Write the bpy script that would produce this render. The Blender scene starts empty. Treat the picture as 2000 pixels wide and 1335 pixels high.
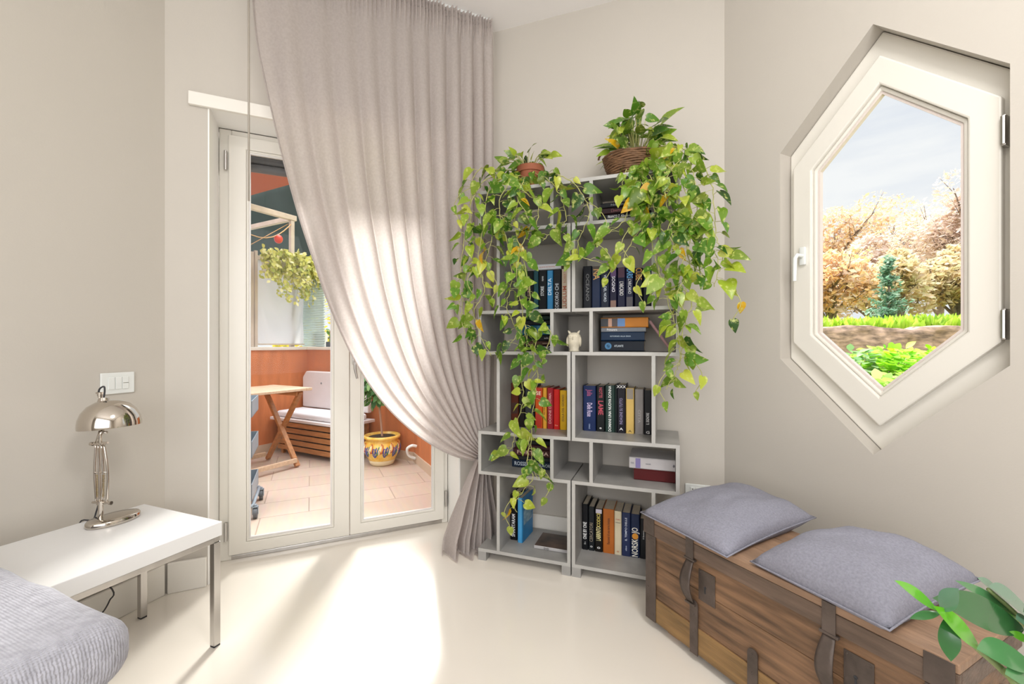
import bpy, bmesh, math, random
from mathutils import Vector, Matrix, noise
random.seed(7)
C = bpy.context.scene.collection
R = math.radians

# ------------------------------------------------------------------ camera, world, lights, exposure
F, H, CX, EYE = 850.0, 672.0, 1000.0, 1.15
sc = bpy.context.scene
cam = bpy.data.objects.new('camera', bpy.data.cameras.new('camera'))
C.objects.link(cam)
cam.location = (0, 0, EYE); cam.rotation_euler = (R(90), 0, 0)
cam.data.sensor_fit = 'HORIZONTAL'; cam.data.sensor_width = 36
cam.data.lens = F / 2000 * 36
cam.data.shift_y = (H - 667.5) / 2000
cam.data.clip_start = 0.02; cam.data.clip_end = 300
sc.camera = cam
sc.view_settings.view_transform = 'Standard'; sc.view_settings.look = 'None'
sc.view_settings.gamma = 1; sc.view_settings.use_curve_mapping = False
sc.view_settings.exposure = 0.0

w = bpy.data.worlds.new('sky'); sc.world = w; w.use_nodes = True
nt = w.node_tree; nt.nodes.clear()
def wn(t): return nt.nodes.new(t)
out = wn('ShaderNodeOutputWorld'); bg = wn('ShaderNodeBackground'); tc = wn('ShaderNodeTexCoord')
mp = wn('ShaderNodeMapping'); mp.inputs['Scale'].default_value = (1.2, 1.2, 6.0)
nz = wn('ShaderNodeTexNoise'); nz.inputs['Scale'].default_value = 2.6; nz.inputs['Detail'].default_value = 7; nz.inputs['Roughness'].default_value = .55
rp = wn('ShaderNodeValToRGB')
rp.color_ramp.elements[0].position = .36; rp.color_ramp.elements[0].color = (.82, .855, .93, 1)
rp.color_ramp.elements[1].position = .62; rp.color_ramp.elements[1].color = (.98, .985, 1.0, 1)
for a, b in ((tc.outputs['Generated'], mp.inputs[0]), (mp.outputs[0], nz.inputs['Vector']), (nz.outputs[0], rp.inputs[0]), (rp.outputs[0], bg.inputs[0]), (bg.outputs[0], out.inputs[0])):
    nt.links.new(a, b)
# overcast sky: brighter overhead than near the horizon
sep = wn('ShaderNodeSeparateXYZ'); mr = wn('ShaderNodeMapRange'); mr.inputs[1].default_value = .48; mr.inputs[2].default_value = .95; mr.inputs[3].default_value = 1.0; mr.inputs[4].default_value = 7.5; mr.interpolation_type = 'SMOOTHSTEP'
nt.links.new(tc.outputs['Generated'], sep.inputs[0]); nt.links.new(sep.outputs[2], mr.inputs[0]); nt.links.new(mr.outputs[0], bg.inputs[1])

def lamp(name, kind, energy, color, loc, direction, **kw):
    l = bpy.data.lights.new(name, kind); l.energy = energy; l.color = color
    for k, v in kw.items(): setattr(l, k, v)
    o = bpy.data.objects.new(name, l); C.objects.link(o); o.location = loc
    o.rotation_euler = Vector(direction).to_track_quat('-Z', 'Y').to_euler()
    return o
SUN_EL = R(34)
lamp('sun', 'SUN', 7.0, (1, .96, .91), (-1, 8, 6), (.10 * math.cos(SUN_EL), -.995 * math.cos(SUN_EL), -math.sin(SUN_EL)), angle=R(14))
lamp('rear_fill_light', 'AREA', 74, (1, .99, .985), (-.3, -1.85, 1.75), (0.08, 1, -.10), shape='RECTANGLE', size=3.6, size_y=2.1)  # unseen fill light added behind the camera to brighten the room

lamp('overhead_fill', 'AREA', 44, (1, .98, .95), (.75, .1, 3.02), (0.15, .25, -1), shape='DISK', size=.9)  # added overhead fill, no fixture, to lift the floor and chest

# ------------------------------------------------------------------ frames
class Frame:
    """x along a wall, y away from the room, z up"""
    def __init__(s, ox, oy, ex):
        l = math.hypot(*ex); s.o = Vector((ox, oy, 0)); s.ex = Vector((ex[0] / l, ex[1] / l, 0)); s.ey = Vector((-s.ex.y, s.ex.x, 0))
        s.rz = math.atan2(s.ex.y, s.ex.x)
        s.M = Matrix.Translation(s.o) @ Matrix.Rotation(s.rz, 4, 'Z')
    def w(s, x, y, z=0): return s.o + s.ex * x + s.ey * y + Vector((0, 0, z))
    def loc(s, p): d = Vector(p) - s.o; return Vector((d.dot(s.ex), d.dot(s.ey), p[2]))
    def px(s, X, Y, yl):
        """local point where the sight line of photo pixel X,Y meets the plane y = yl"""
        d = Vector(((X - CX) / F, 1, (H - Y) / F)); c = Vector((0, 0, EYE))
        n = s.ey; t = (s.o + n * yl - c).dot(n) / d.dot(n)
        return s.loc(c + d * t)
def at_z(X, Y, z):
    y = (EYE - z) * F / (Y - H); return Vector(((X - CX) / F * y, y, z))
def at_y(X, Y, y): return Vector(((X - CX) / F * y, y, EYE + (H - Y) / F * y))

# ------------------------------------------------------------------ materials
MATS = {}
def lk(m, a, b): m.node_tree.links.new(a, b)
def mat(name, col, rough=.5, metal=0, var=0, scale=8, stretch=None, bump=0, bscale=60, spec=.5, coat=0, col2=None, detail=4):
    if name in MATS: return MATS[name]
    m = bpy.data.materials.new(name); m.use_nodes = True; MATS[name] = m
    N = m.node_tree.nodes; b = N['Principled BSDF']
    b.inputs['Base Color'].default_value = (*col, 1); b.inputs['Roughness'].default_value = rough
    b.inputs['Metallic'].default_value = metal; b.inputs['Specular IOR Level'].default_value = spec
    b.inputs['Coat Weight'].default_value = coat; b.inputs['Coat Roughness'].default_value = .08
    if var or bump:
        t = N.new('ShaderNodeTexCoord'); mpn = N.new('ShaderNodeMapping'); mpn.inputs['Scale'].default_value = stretch or (1, 1, 1)
        lk(m, t.outputs['Object'], mpn.inputs[0])
    if var:
        n = N.new('ShaderNodeTexNoise'); n.inputs['Scale'].default_value = scale; n.inputs['Detail'].default_value = detail
        r = N.new('ShaderNodeValToRGB'); r.color_ramp.elements[0].position = .3; r.color_ramp.elements[1].position = .7
        c2 = col2 or tuple(c * (1 - var) for c in col)
        r.color_ramp.elements[0].color = (*c2, 1); r.color_ramp.elements[1].color = (*col, 1)
        lk(m, mpn.outputs[0], n.inputs['Vector']); lk(m, n.outputs[0], r.inputs[0]); lk(m, r.outputs[0], b.inputs['Base Color'])
    if bump:
        n2 = N.new('ShaderNodeTexNoise'); n2.inputs['Scale'].default_value = bscale; n2.inputs['Detail'].default_value = 3
        bp = N.new('ShaderNodeBump'); bp.inputs['Strength'].default_value = bump; bp.inputs['Distance'].default_value = .01
        lk(m, mpn.outputs[0], n2.inputs['Vector']); lk(m, n2.outputs[0], bp.inputs['Height']); lk(m, bp.outputs[0], b.inputs['Normal'])
    return m
def hexc(h):
    v = [int(h[i:i + 2], 16) / 255 for i in (0, 2, 4)]
    return tuple(c / 12.92 if c <= .04045 else ((c + .055) / 1.055) ** 2.4 for c in v)
def glass_mat():
    m = bpy.data.materials.new('window_glass'); m.use_nodes = True; N = m.node_tree.nodes; N.clear()
    o = N.new('ShaderNodeOutputMaterial'); mx = N.new('ShaderNodeMixShader'); t = N.new('ShaderNodeBsdfTransparent'); g = N.new('ShaderNodeBsdfGlossy')
    f = N.new('ShaderNodeFresnel'); f.inputs[0].default_value = 1.18; g.inputs['Roughness'].default_value = 0.0; t.inputs[0].default_value = (.97, .98, .975, 1)
    lk(m, f.outputs[0], mx.inputs[0]); lk(m, t.outputs[0], mx.inputs[1]); lk(m, g.outputs[0], mx.inputs[2]); lk(m, mx.outputs[0], o.inputs[0])
    return m
def cloth_mat(name, col, trans, col2=None, wscale=500):
    m = bpy.data.materials.new(name); m.use_nodes = True; N = m.node_tree.nodes; N.clear()
    o = N.new('ShaderNodeOutputMaterial'); mx = N.new('ShaderNodeMixShader'); d = N.new('ShaderNodeBsdfDiffuse'); t = N.new('ShaderNodeBsdfTranslucent')
    tcn = N.new('ShaderNodeTexCoord'); n = N.new('ShaderNodeTexNoise'); n.inputs['Scale'].default_value = 90; n.inputs['Detail'].default_value = 3
    r = N.new('ShaderNodeValToRGB'); r.color_ramp.elements[0].color = (*(col2 or tuple(c * .86 for c in col)), 1); r.color_ramp.elements[1].color = (*col, 1)
    r.color_ramp.elements[0].position = .35; r.color_ramp.elements[1].position = .65
    mx.inputs[0].default_value = trans
    lk(m, tcn.outputs['Object'], n.inputs['Vector']); lk(m, n.outputs[0], r.inputs[0])
    lk(m, r.outputs[0], d.inputs[0]); lk(m, r.outputs[0], t.inputs[0]); lk(m, d.outputs[0], mx.inputs[1]); lk(m, t.outputs[0], mx.inputs[2]); lk(m, mx.outputs[0], o.inputs[0])
    return m
def leaf_mat(name, rough=.35, vein=0.0, trans=.3):
    """colour of each leaf comes from its own attribute; cream marbling from noise"""
    m = bpy.data.materials.new(name); m.use_nodes = True; N = m.node_tree.nodes; b = N['Principled BSDF']; o = N['Material Output']
    a = N.new('ShaderNodeAttribute'); a.attribute_name = 'leaf_colour'
    col = a.outputs['Color']
    if vein:
        t = N.new('ShaderNodeTexCoord'); n = N.new('ShaderNodeTexNoise'); n.inputs['Scale'].default_value = 55; n.inputs['Detail'].default_value = 3
        r = N.new('ShaderNodeValToRGB'); r.color_ramp.elements[0].position = .55; r.color_ramp.elements[1].position = .68
        r.color_ramp.elements[0].color = (0, 0, 0, 1); r.color_ramp.elements[1].color = (vein, vein, vein, 1)
        mx = N.new('ShaderNodeMixRGB'); mx.inputs[2].default_value = (.66, .70, .22, 1)
        lk(m, t.outputs['Object'], n.inputs['Vector']); lk(m, n.outputs[0], r.inputs[0]); lk(m, r.outputs[0], mx.inputs[0]); lk(m, col, mx.inputs[1]); col = mx.outputs[0]
    lk(m, col, b.inputs['Base Color']); b.inputs['Roughness'].default_value = rough
    tr = N.new('ShaderNodeBsdfTranslucent'); mx2 = N.new('ShaderNodeMixShader'); mx2.inputs[0].default_value = trans
    lk(m, col, tr.inputs[0]); lk(m, b.outputs[0], mx2.inputs[1]); lk(m, tr.outputs[0], mx2.inputs[2]); lk(m, mx2.outputs[0], o.inputs[0])
    return m

M_WALL = mat('wall_paint', (.545, .508, .455), .75, var=.03, scale=1.5, bump=.04, bscale=150)
M_CEIL = mat('ceiling_paint', (.90, .88, .87), .8)
M_FLOOR = mat('cream_resin_floor', (.84, .785, .705), .15, var=.03, scale=.8, spec=.8)
M_TRIM = mat('white_trim', (.83, .80, .74), .4)
M_FRAME = mat('cream_lacquer', (.765, .737, .672), .28)
M_REVEAL = mat('white_reveal_plaster', (.93, .92, .89), .6)
M_GLASS = glass_mat()
M_CONC = mat('grey_concrete_laminate', (.38, .37, .355), .42, var=.28, scale=7, detail=7)
M_CONC_LIT = mat('concrete_front_lit', (.44, .43, .41), .45, var=.1, scale=12)  # paler concrete: the light on the front edges is painted in
M_WHITE = mat('white_lacquer', (.80, .80, .80), .3)
M_PLASTIC = mat('white_plastic', (.78, .80, .78), .25)
M_CHROME = mat('polished_nickel', (.60, .55, .49), .10, metal=1)
M_STEEL = mat('brushed_steel', (.58, .56, .54), .30, metal=1, var=.15, scale=20, stretch=(1, 1, .1))
M_BLACK = mat('black_rubber', (.03, .03, .035), .5)
M_PAGES = mat('book_pages', (.66, .57, .44), .8, var=.25, scale=90, stretch=(6, .2, .2))
M_OLDWOOD = mat('old_brown_wood', (.275, .15, .078), .5, var=.74, scale=5, stretch=(.9, 3, 9), bump=.35, bscale=16, detail=8)
M_OLDWOOD_D = mat('dark_old_wood', (.16, .105, .075), .5, var=.55, scale=6, stretch=(.8, 3, 8), bump=.35, bscale=16, detail=8)
M_OLDWOOD_Y = mat('honey_old_wood', (.33, .19, .07), .48, var=.55, scale=5, stretch=(.8, 3, 9), bump=.3, bscale=16, detail=8)
M_IRON = mat('aged_iron', (.125, .095, .08), .48, metal=.35, var=.45, scale=14, bump=.3, bscale=40)
M_LINEN = mat('grey_linen', (.305, .305, .365), .92, var=.22, scale=160, stretch=(1, 1, 1), bump=.35, bscale=420, spec=.15)
def knit_mat():
    m = mat('light_grey_weave', (.43, .43, .48), .95, var=.22, scale=60, spec=.1); N = m.node_tree.nodes; b = N['Principled BSDF']
    t = N.new('ShaderNodeTexCoord'); hs = []
    for d, s in (('X', 75), ('Y', 55)):
        wv = N.new('ShaderNodeTexWave'); wv.bands_direction = d; wv.inputs['Scale'].default_value = s; wv.inputs['Distortion'].default_value = 2.5; wv.inputs['Detail'].default_value = 2; wv.inputs['Detail Scale'].default_value = 2
        lk(m, t.outputs['Object'], wv.inputs['Vector']); hs.append(wv.outputs['Fac'])
    ad = N.new('ShaderNodeMath'); ad.operation = 'ADD'; bp = N.new('ShaderNodeBump'); bp.inputs['Strength'].default_value = .5; bp.inputs['Distance'].default_value = .003
    lk(m, hs[0], ad.inputs[0]); lk(m, hs[1], ad.inputs[1]); lk(m, ad.outputs[0], bp.inputs['Height']); lk(m, bp.outputs[0], b.inputs['Normal'])
    return m
M_KNIT = knit_mat()
M_CURTAIN = cloth_mat('curtain_linen', (.70, .645, .62), .55, (.65, .595, .57))
M_CURTAIN_IN = M_CURTAIN
M_TERRA = mat('terracotta', (.33, .10, .045), .75, var=.3, scale=12)
M_SOIL = mat('potting_soil', (.06, .04, .025), .95, var=.5, scale=60)
M_STEM = mat('vine_stem', (.50, .50, .17), .55, var=.4, scale=30)
M_POTHOS = leaf_mat('pothos_leaf', .3, vein=.75)
M_LEAF = leaf_mat('glossy_leaf', .2, vein=0, trans=.15)
M_LEAF.node_tree.nodes['Principled BSDF'].inputs['Coat Weight'].default_value = .8
M_LEAF.node_tree.nodes['Principled BSDF'].inputs['Coat Roughness'].default_value = .12
M_GARDEN = leaf_mat('garden_leaf', .6, trans=.4)
M_BARK = mat('tree_bark', (.30, .23, .19), .9, var=.5, scale=10)
M_WICK = mat('woven_wicker', (.20, .10, .045), .7, var=.5, scale=40)
M_ORANGE = mat('orange_render', (.62, .20, .07), .85, var=.25, scale=5, stretch=(3, 3, .6), bump=.3, bscale=40)
M_TEAK = mat('teak_wood', (.50, .21, .07), .5, var=.4, scale=6, stretch=(1, 6, 6))
M_TEAKTOP = mat('pale_weathered_teak', (.66, .47, .32), .55, var=.25, scale=6, stretch=(1, 8, 8))

# ------------------------------------------------------------------ mesh helpers
class MB:
    def __init__(s): s.bm = bmesh.new()
    def box(s, x0, x1, y0, y1, z0, z1, bev=0, M=None, seg=2):
        r = bmesh.ops.create_cube(s.bm, size=1); vs = r['verts']
        for v in vs: v.co = Vector(((x0 + x1) / 2 + v.co.x * (x1 - x0), (y0 + y1) / 2 + v.co.y * (y1 - y0), (z0 + z1) / 2 + v.co.z * (z1 - z0)))
        if bev:
            es = list({e for v in vs for e in v.link_edges})
            rb = bmesh.ops.bevel(s.bm, geom=es, offset=bev, segments=seg, affect='EDGES', profile=.5)
            vs = list({v for f in rb['faces'] for v in f.verts} | {v for v in vs if v.is_valid})
        if M is not None:
            for v in vs: v.co = M @ v.co
        return s
    def bar(s, a, b, wx, wy, up=(0, 0, 1), bev=0):
        a, b = Vector(a), Vector(b); d = b - a; z = d.normalized(); u = Vector(up)
        if abs(z.dot(u)) > .98: u = Vector((1, 0, 0)) if abs(z.x) < .9 else Vector((0, 1, 0))
        x = u.cross(z).normalized(); y = z.cross(x)
        M = Matrix((x, y, z)).transposed().to_4x4(); M.translation = a
        return s.box(-wx / 2, wx / 2, -wy / 2, wy / 2, 0, d.length, bev, M)
    def tube(s, pts, r, n=8, cap=True, closed=False):
        pts = [Vector(p) for p in pts]; rs = r if isinstance(r, (list, tuple)) else [r] * len(pts)
        rings = []; prev = None; L = len(pts)
        for i, p in enumerate(pts):
            if closed: t = pts[(i + 1) % L] - pts[i - 1]
            else: t = (pts[min(i + 1, L - 1)] - pts[max(i - 1, 0)])
            t = t.normalized() if t.length > 1e-9 else Vector((0, 0, 1))
            if prev is None: u = t.orthogonal().normalized()
            else:
                u = prev - t * prev.dot(t); u = u.normalized() if u.length > 1e-6 else t.orthogonal().normalized()
            prev = u; v = t.cross(u)
            rings.append([s.bm.verts.new(p + (u * math.cos(2 * math.pi * k / n) + v * math.sin(2 * math.pi * k / n)) * rs[i]) for k in range(n)])
        for i in range(L if closed else L - 1):
            a, b = rings[i], rings[(i + 1) % L]
            for k in range(n): s.bm.faces.new((a[k], a[(k + 1) % n], b[(k + 1) % n], b[k]))
        if cap and not closed: s.bm.faces.new(rings[0][::-1]); s.bm.faces.new(rings[-1])
        return s
    def lathe(s, prof, n=32, M=None, sx=1, sy=1, cap=True):
        rings = []; M = M or Matrix()
        for r, z in prof: rings.append([s.bm.verts.new(M @ Vector((r * sx * math.cos(2 * math.pi * k / n), r * sy * math.sin(2 * math.pi * k / n), z))) for k in range(n)])
        for a, b in zip(rings, rings[1:]):
            for k in range(n): s.bm.faces.new((a[k], a[(k + 1) % n], b[(k + 1) % n], b[k]))
        if cap:
            s.bm.faces.new(rings[0][::-1]); s.bm.faces.new(rings[-1])
        return s
    def ball(s, c, r, seg=12, sx=1, sy=1, sz=1):
        rr = bmesh.ops.create_uvsphere(s.bm, u_segments=seg, v_segments=seg // 2 + 2, radius=r)
        for v in rr['verts']: v.co = Vector((v.co.x * sx, v.co.y * sy, v.co.z * sz)) + Vector(c)
        return s
    def poly(s, outline, y0, y1):
        """prism of an (x, z) outline between y0 and y1"""
        a = [s.bm.verts.new((x, y0, z)) for x, z in outline]; b = [s.bm.verts.new((x, y1, z)) for x, z in outline]; n = len(a)
        s.bm.faces.new(a); s.bm.faces.new(b[::-1])
        for i in range(n): s.bm.faces.new((a[i], b[i], b[(i + 1) % n], a[(i + 1) % n]))
        return s
    def ring(s, o, i, y0, y1, ich=0):
        """prism ring between outline o and inner outline i (same count)"""
        n = len(o)
        def lay(P, y): return [s.bm.verts.new((x, y, z)) for x, z in P]
        A, B, A2, B2 = lay(o, y0), lay(i, y0 + ich), lay(o, y1), lay(i, y1)
        for k in range(n):
            q = (k + 1) % n
            s.bm.faces.new((A[k], A[q], B[q], B[k])); s.bm.faces.new((A2[k], B2[k], B2[q], A2[q]))
            s.bm.faces.new((A[k], A2[k], A2[q], A[q])); s.bm.faces.new((B[k], B[q], B2[q], B2[k]))
        return s
    def grid(s, fn, nu, nv, closed_u=False):
        V = [[s.bm.verts.new(fn(i / nu, j / nv)) for j in range(nv + 1)] for i in range(nu + (0 if closed_u else 1))]
        L = len(V)
        for i in range(L if closed_u else L - 1):
            a, b = V[i], V[(i + 1) % L]
            for j in range(nv): s.bm.faces.new((a[j], b[j], b[j + 1], a[j + 1]))
        return s

def obj(name, mb, m, parent=None, smooth=False, M=None, label=None, fixn=True):
    bm = mb.bm
    if fixn: bmesh.ops.recalc_face_normals(bm, faces=bm.faces)
    me = bpy.data.meshes.new(name); bm.to_mesh(me); bm.free()
    me.materials.append(m)
    if smooth:
        for p in me.polygons: p.use_smooth = True
        if smooth != True:
            try: me.set_sharp_from_angle(angle=R(smooth))
            except Exception: pass
    o = bpy.data.objects.new(name, me); C.objects.link(o)
    if parent: o.parent = parent
    if M is not None:
        if parent: o.matrix_basis = M
        else: o.matrix_world = M
    if label: o['label'] = label
    return o
def tag(o, label, cat, group=None):
    o['label'] = label; o['category'] = cat
    if group: o['group'] = group
    return o
def thing(name, label, cat, M=None, group=None):
    o = bpy.data.objects.new(name, None); C.objects.link(o); o.empty_display_size = .05
    if M is not None: o.matrix_world = M
    return tag(o, label, cat, group)
def struct(name, mb, m, M=None, smooth=False, parent=None):
    o = obj(name, mb, m, parent, smooth, M)
    if not parent: o['kind'] = 'structure'
    return o
def struct_root(name, M):
    o = bpy.data.objects.new(name, None); C.objects.link(o); o.matrix_world = M; o['kind'] = 'structure'; return o

TEXTS = []
def text(name, body, size, m, parent, M, align='CENTER', ext=.0002, sx=1.0, bold=0):
    cu = bpy.data.curves.new(name, 'FONT'); cu.body = body; cu.size = size; cu.align_x = align; cu.align_y = 'CENTER'; cu.extrude = ext
    if bold: cu.offset = bold
    cu.resolution_u = 2
    o = bpy.data.objects.new(name, cu); C.objects.link(o); o.parent = parent
    o.matrix_basis = M @ Matrix.Diagonal((sx, 1, 1, 1)); TEXTS.append((o, m, name))
def finish_texts():
    bpy.context.view_layer.update(); dg = bpy.context.evaluated_depsgraph_get()
    for o, m, name in TEXTS:
        me = bpy.data.meshes.new_from_object(o.evaluated_get(dg)); me.materials.clear(); me.materials.append(m)
        par, mb_, cu = o.parent, o.matrix_basis.copy(), o.data
        bpy.data.objects.remove(o); bpy.data.curves.remove(cu)
        n = bpy.data.objects.new(name, me); C.objects.link(n); n.parent = par; n.matrix_basis = mb_

# leaves ------------------------------------------------------------
HEART = [(-.07, .20, .0), (.02, .37, .02), (.16, .46, .03), (.34, .45, .03), (.54, .35, .02), (.74, .21, .0), (.90, .09, -.03), (1, 0, -.06)]
LANCE = [(0, .02, 0), (.12, .13, .0), (.3, .24, .0), (.5, .29, 0), (.7, .24, -.01), (.86, .13, -.02), (1, 0, -.05)]
class Leaves:
    def __init__(s): s.v = []; s.f = []; s.c = []
    def add(s, p, tip, nor, length, col, shape=HEART, width=1.0, curl=.12, fold=.18, col2=None):
        t = Vector(tip).normalized(); n = Vector(nor); n = (n - t * n.dot(t))
        n = n.normalized() if n.length > 1e-5 else t.orthogonal().normalized(); b = t.cross(n); p = Vector(p); base = len(s.v)
        for k, (a, wd, lift) in enumerate(shape):
            am = max(a, .02); dz = -curl * am * am
            mid = p + (t * am + n * dz) * length
            s.v.append(mid); s.c.append(col2 or col)
            for sg in (-1, 1):
                s.v.append(p + (t * a + b * sg * wd * width + n * (dz + fold * wd * width)) * length); s.c.append(col)
        for k in range(len(shape) - 1):
            i, j = base + 3 * k, base + 3 * k + 3
            s.f.append((i, i + 1, j + 1, j)); s.f.append((i + 2, i, j, j + 2))
    def quad(s, p, a, b, col):
        i = len(s.v); p = Vector(p); s.v += [p - a - b * .15, p - b, p + a, p + b]; s.c += [col] * 4; s.f.append((i, i + 1, i + 2, i + 3))
    def build(s, name, m, parent, smooth=True):
        me = bpy.data.meshes.new(name); me.from_pydata(s.v, [], s.f); me.materials.append(m)
        at = me.color_attributes.new('leaf_colour', 'FLOAT_COLOR', 'POINT')
        flat = []
        for c in s.c: flat += [c[0], c[1], c[2], 1]
        at.data.foreach_set('color', flat)
        if smooth:
            for p in me.polygons: p.use_smooth = True
        o = bpy.data.objects.new(name, me); C.objects.link(o)
        if parent: o.parent = parent
        return o
def rnd(a, b): return random.uniform(a, b)
def rvec():
    while True:
        v = Vector((rnd(-1, 1), rnd(-1, 1), rnd(-1, 1)))
        if .05 < v.length < 1: return v.normalized()
def mixc(a, b, t): return tuple(x + (y - x) * t for x, y in zip(a, b))
def smooth_path(P, n=6):
    P = [Vector(p) for p in P]; out_ = []
    for i in range(len(P) - 1):
        p0, p1, p2, p3 = P[max(i - 1, 0)], P[i], P[i + 1], P[min(i + 2, len(P) - 1)]
        for k in range(n):
            t = k / n
            out_.append(.5 * ((2 * p1) + (p2 - p0) * t + (2 * p0 - 5 * p1 + 4 * p2 - p3) * t * t + (3 * p1 - p0 - 3 * p2 + p3) * t ** 3))
    out_.append(P[-1]); return out_

# ------------------------------------------------------------------ frames of the room
B = Frame(.2932, 2.158, (.9415, -.3371))            # bookcase: front bottom, between the two units
WB = .375                                           # the wall behind the bookcase
def meet(px, fr, yl): return fr.w(*fr.px(px, 700, yl).xy)
cA = at_z(322, 1158, 0)                             # corner left wall / door wall
cB = meet(965, B, WB); cB.z = 0                     # corner door wall / bookcase wall
cC = meet(1415, B, WB); cC.z = 0                    # corner bookcase wall / window wall
D = Frame(cA.x, cA.y, (cB.x - cA.x, cB.y - cA.y)); DL = (cB - cA).length
W = Frame(cC.x, cC.y, (.449, -.893))                # window wall, towards the camera
LW = 4.6
cE = cA - Vector((.314, .949, 0)) * LW
L = Frame(cE.x, cE.y, (.314, .949))
cD = W.w(4.2, 0)
CEIL = 3.085
Bk = Frame(cB.x, cB.y, (cC.x - cB.x, cC.y - cB.y)); BL = (cC - cB).length
G = Frame(cD.x, cD.y, (cE.x - cD.x, cE.y - cD.y)); GL = (cE - cD).length

# ------------------------------------------------------------------ room shell
mb = MB(); pts = [cA, cB, cC, cD, cE]
ctr = sum(pts, Vector()) / 5
def slab(mb, P, z0, z1):
    a = [mb.bm.verts.new((p.x, p.y, z0)) for p in P]; b = [mb.bm.verts.new((p.x, p.y, z1)) for p in P]
    mb.bm.faces.new(a); mb.bm.faces.new(b[::-1])
    for i in range(len(P)): q = (i + 1) % len(P); mb.bm.faces.new((a[i], b[i], b[q], a[q]))
    return mb
P_floor = [cA, D.w(.16, 0), D.w(.16, .30), D.w(1.43, .30), D.w(1.43, 0), cB, cC, cD, cE]
struct('floor', slab(MB(), P_floor, -.1, 0), M_FLOOR)
struct('ceiling', slab(MB(), [p + (p - ctr).normalized() * .25 for p in pts], CEIL, CEIL + .2), M_CEIL)
T = .30
struct('wall_left', MB().box(-.3, LW + .08, 0, T, -.1, CEIL), M_WALL, L.M)
RV0, RV1, RZ = .165, 1.425, 2.30                    # door opening
wd = MB().box(-.05, RV0, 0, T, -.1, CEIL).box(RV1, DL + .05, 0, T, -.1, CEIL).box(RV0, RV1, 0, T, RZ, CEIL)
struct('wall_front_left', wd, M_WALL, D.M)
struct('wall_front', MB().box(-.1, BL + .1, 0, T, -.1, CEIL), M_WALL, Bk.M)
# window wall with a hexagonal hole
WX, WZ = .65, 1.556
def hexa(hw, v, ap, cx=WX, cz=WZ): return [(cx, cz + ap), (cx + hw, cz + v), (cx + hw, cz - v), (cx, cz - ap), (cx - hw, cz - v), (cx - hw, cz + v)]
hole = hexa(.36, .4725, .8325)
bmw = MB(); vs = []
o_ = [(-.02, -.1), (4.5, -.1), (4.5, CEIL), (-.02, CEIL)]
for ring_ in (o_, hole):
    q = [bmw.bm.verts.new((x, 0, z)) for x, z in ring_]
    for i in range(len(q)): vs.append(bmw.bm.edges.new((q[i], q[(i + 1) % len(q)])))
bmesh.ops.triangle_fill(bmw.bm, use_beauty=True, edges=vs, normal=(0, -1, 0))
g = bmesh.ops.extrude_face_region(bmw.bm, geom=list(bmw.bm.faces))
for v in g['geom']:
    if isinstance(v, bmesh.types.BMVert): v.co.y += .24
struct('wall_right', bmw, M_WALL, W.M)
# rear wall with a wide opening added behind the camera for the fill light
gx0, gx1 = GL / 2 - 1.9, GL / 2 + 1.9
struct('wall_rear', MB().box(-.3, gx0, 0, T, -.1, CEIL).box(gx1, GL + .3, 0, T, -.1, CEIL).box(gx0, gx1, 0, T, 2.85, CEIL).box(gx0, gx1, 0, T, -.1, .6), M_WALL, G.M)

# skirting boards
def skirting(name, fr, x0, x1, h=.14, t=.018):
    return struct(name, MB().box(x0, x1, -t, -.001, 0, h, .004), M_TRIM, fr.M)
skirting('baseboard_left', L, .2, LW - .012)
skirting('baseboard_front_left', D, .012, RV0 - .003)
skirting('baseboard_front_left_end', D, RV1 + .003, DL - .01).name = 'baseboard_door_side'
skirting('baseboard_front', Bk, .02, BL - .02)
skirting('baseboard_right', W, .02, 4.0)

# door lintel and reveal lining
struct('trim_1', MB().box(.092, DL - .03, -.022, .0, 2.275, 2.337, .004), M_TRIM, D.M)
rl = MB().box(RV0, RV0 + .006, .001, .235, 0, RZ).box(RV1 - .006, RV1, .001, .235, 0, RZ).box(RV0 + .006, RV1 - .006, .001, .235, RZ - .006, RZ)
struct('trim_2', rl, M_REVEAL, D.M)

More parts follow.
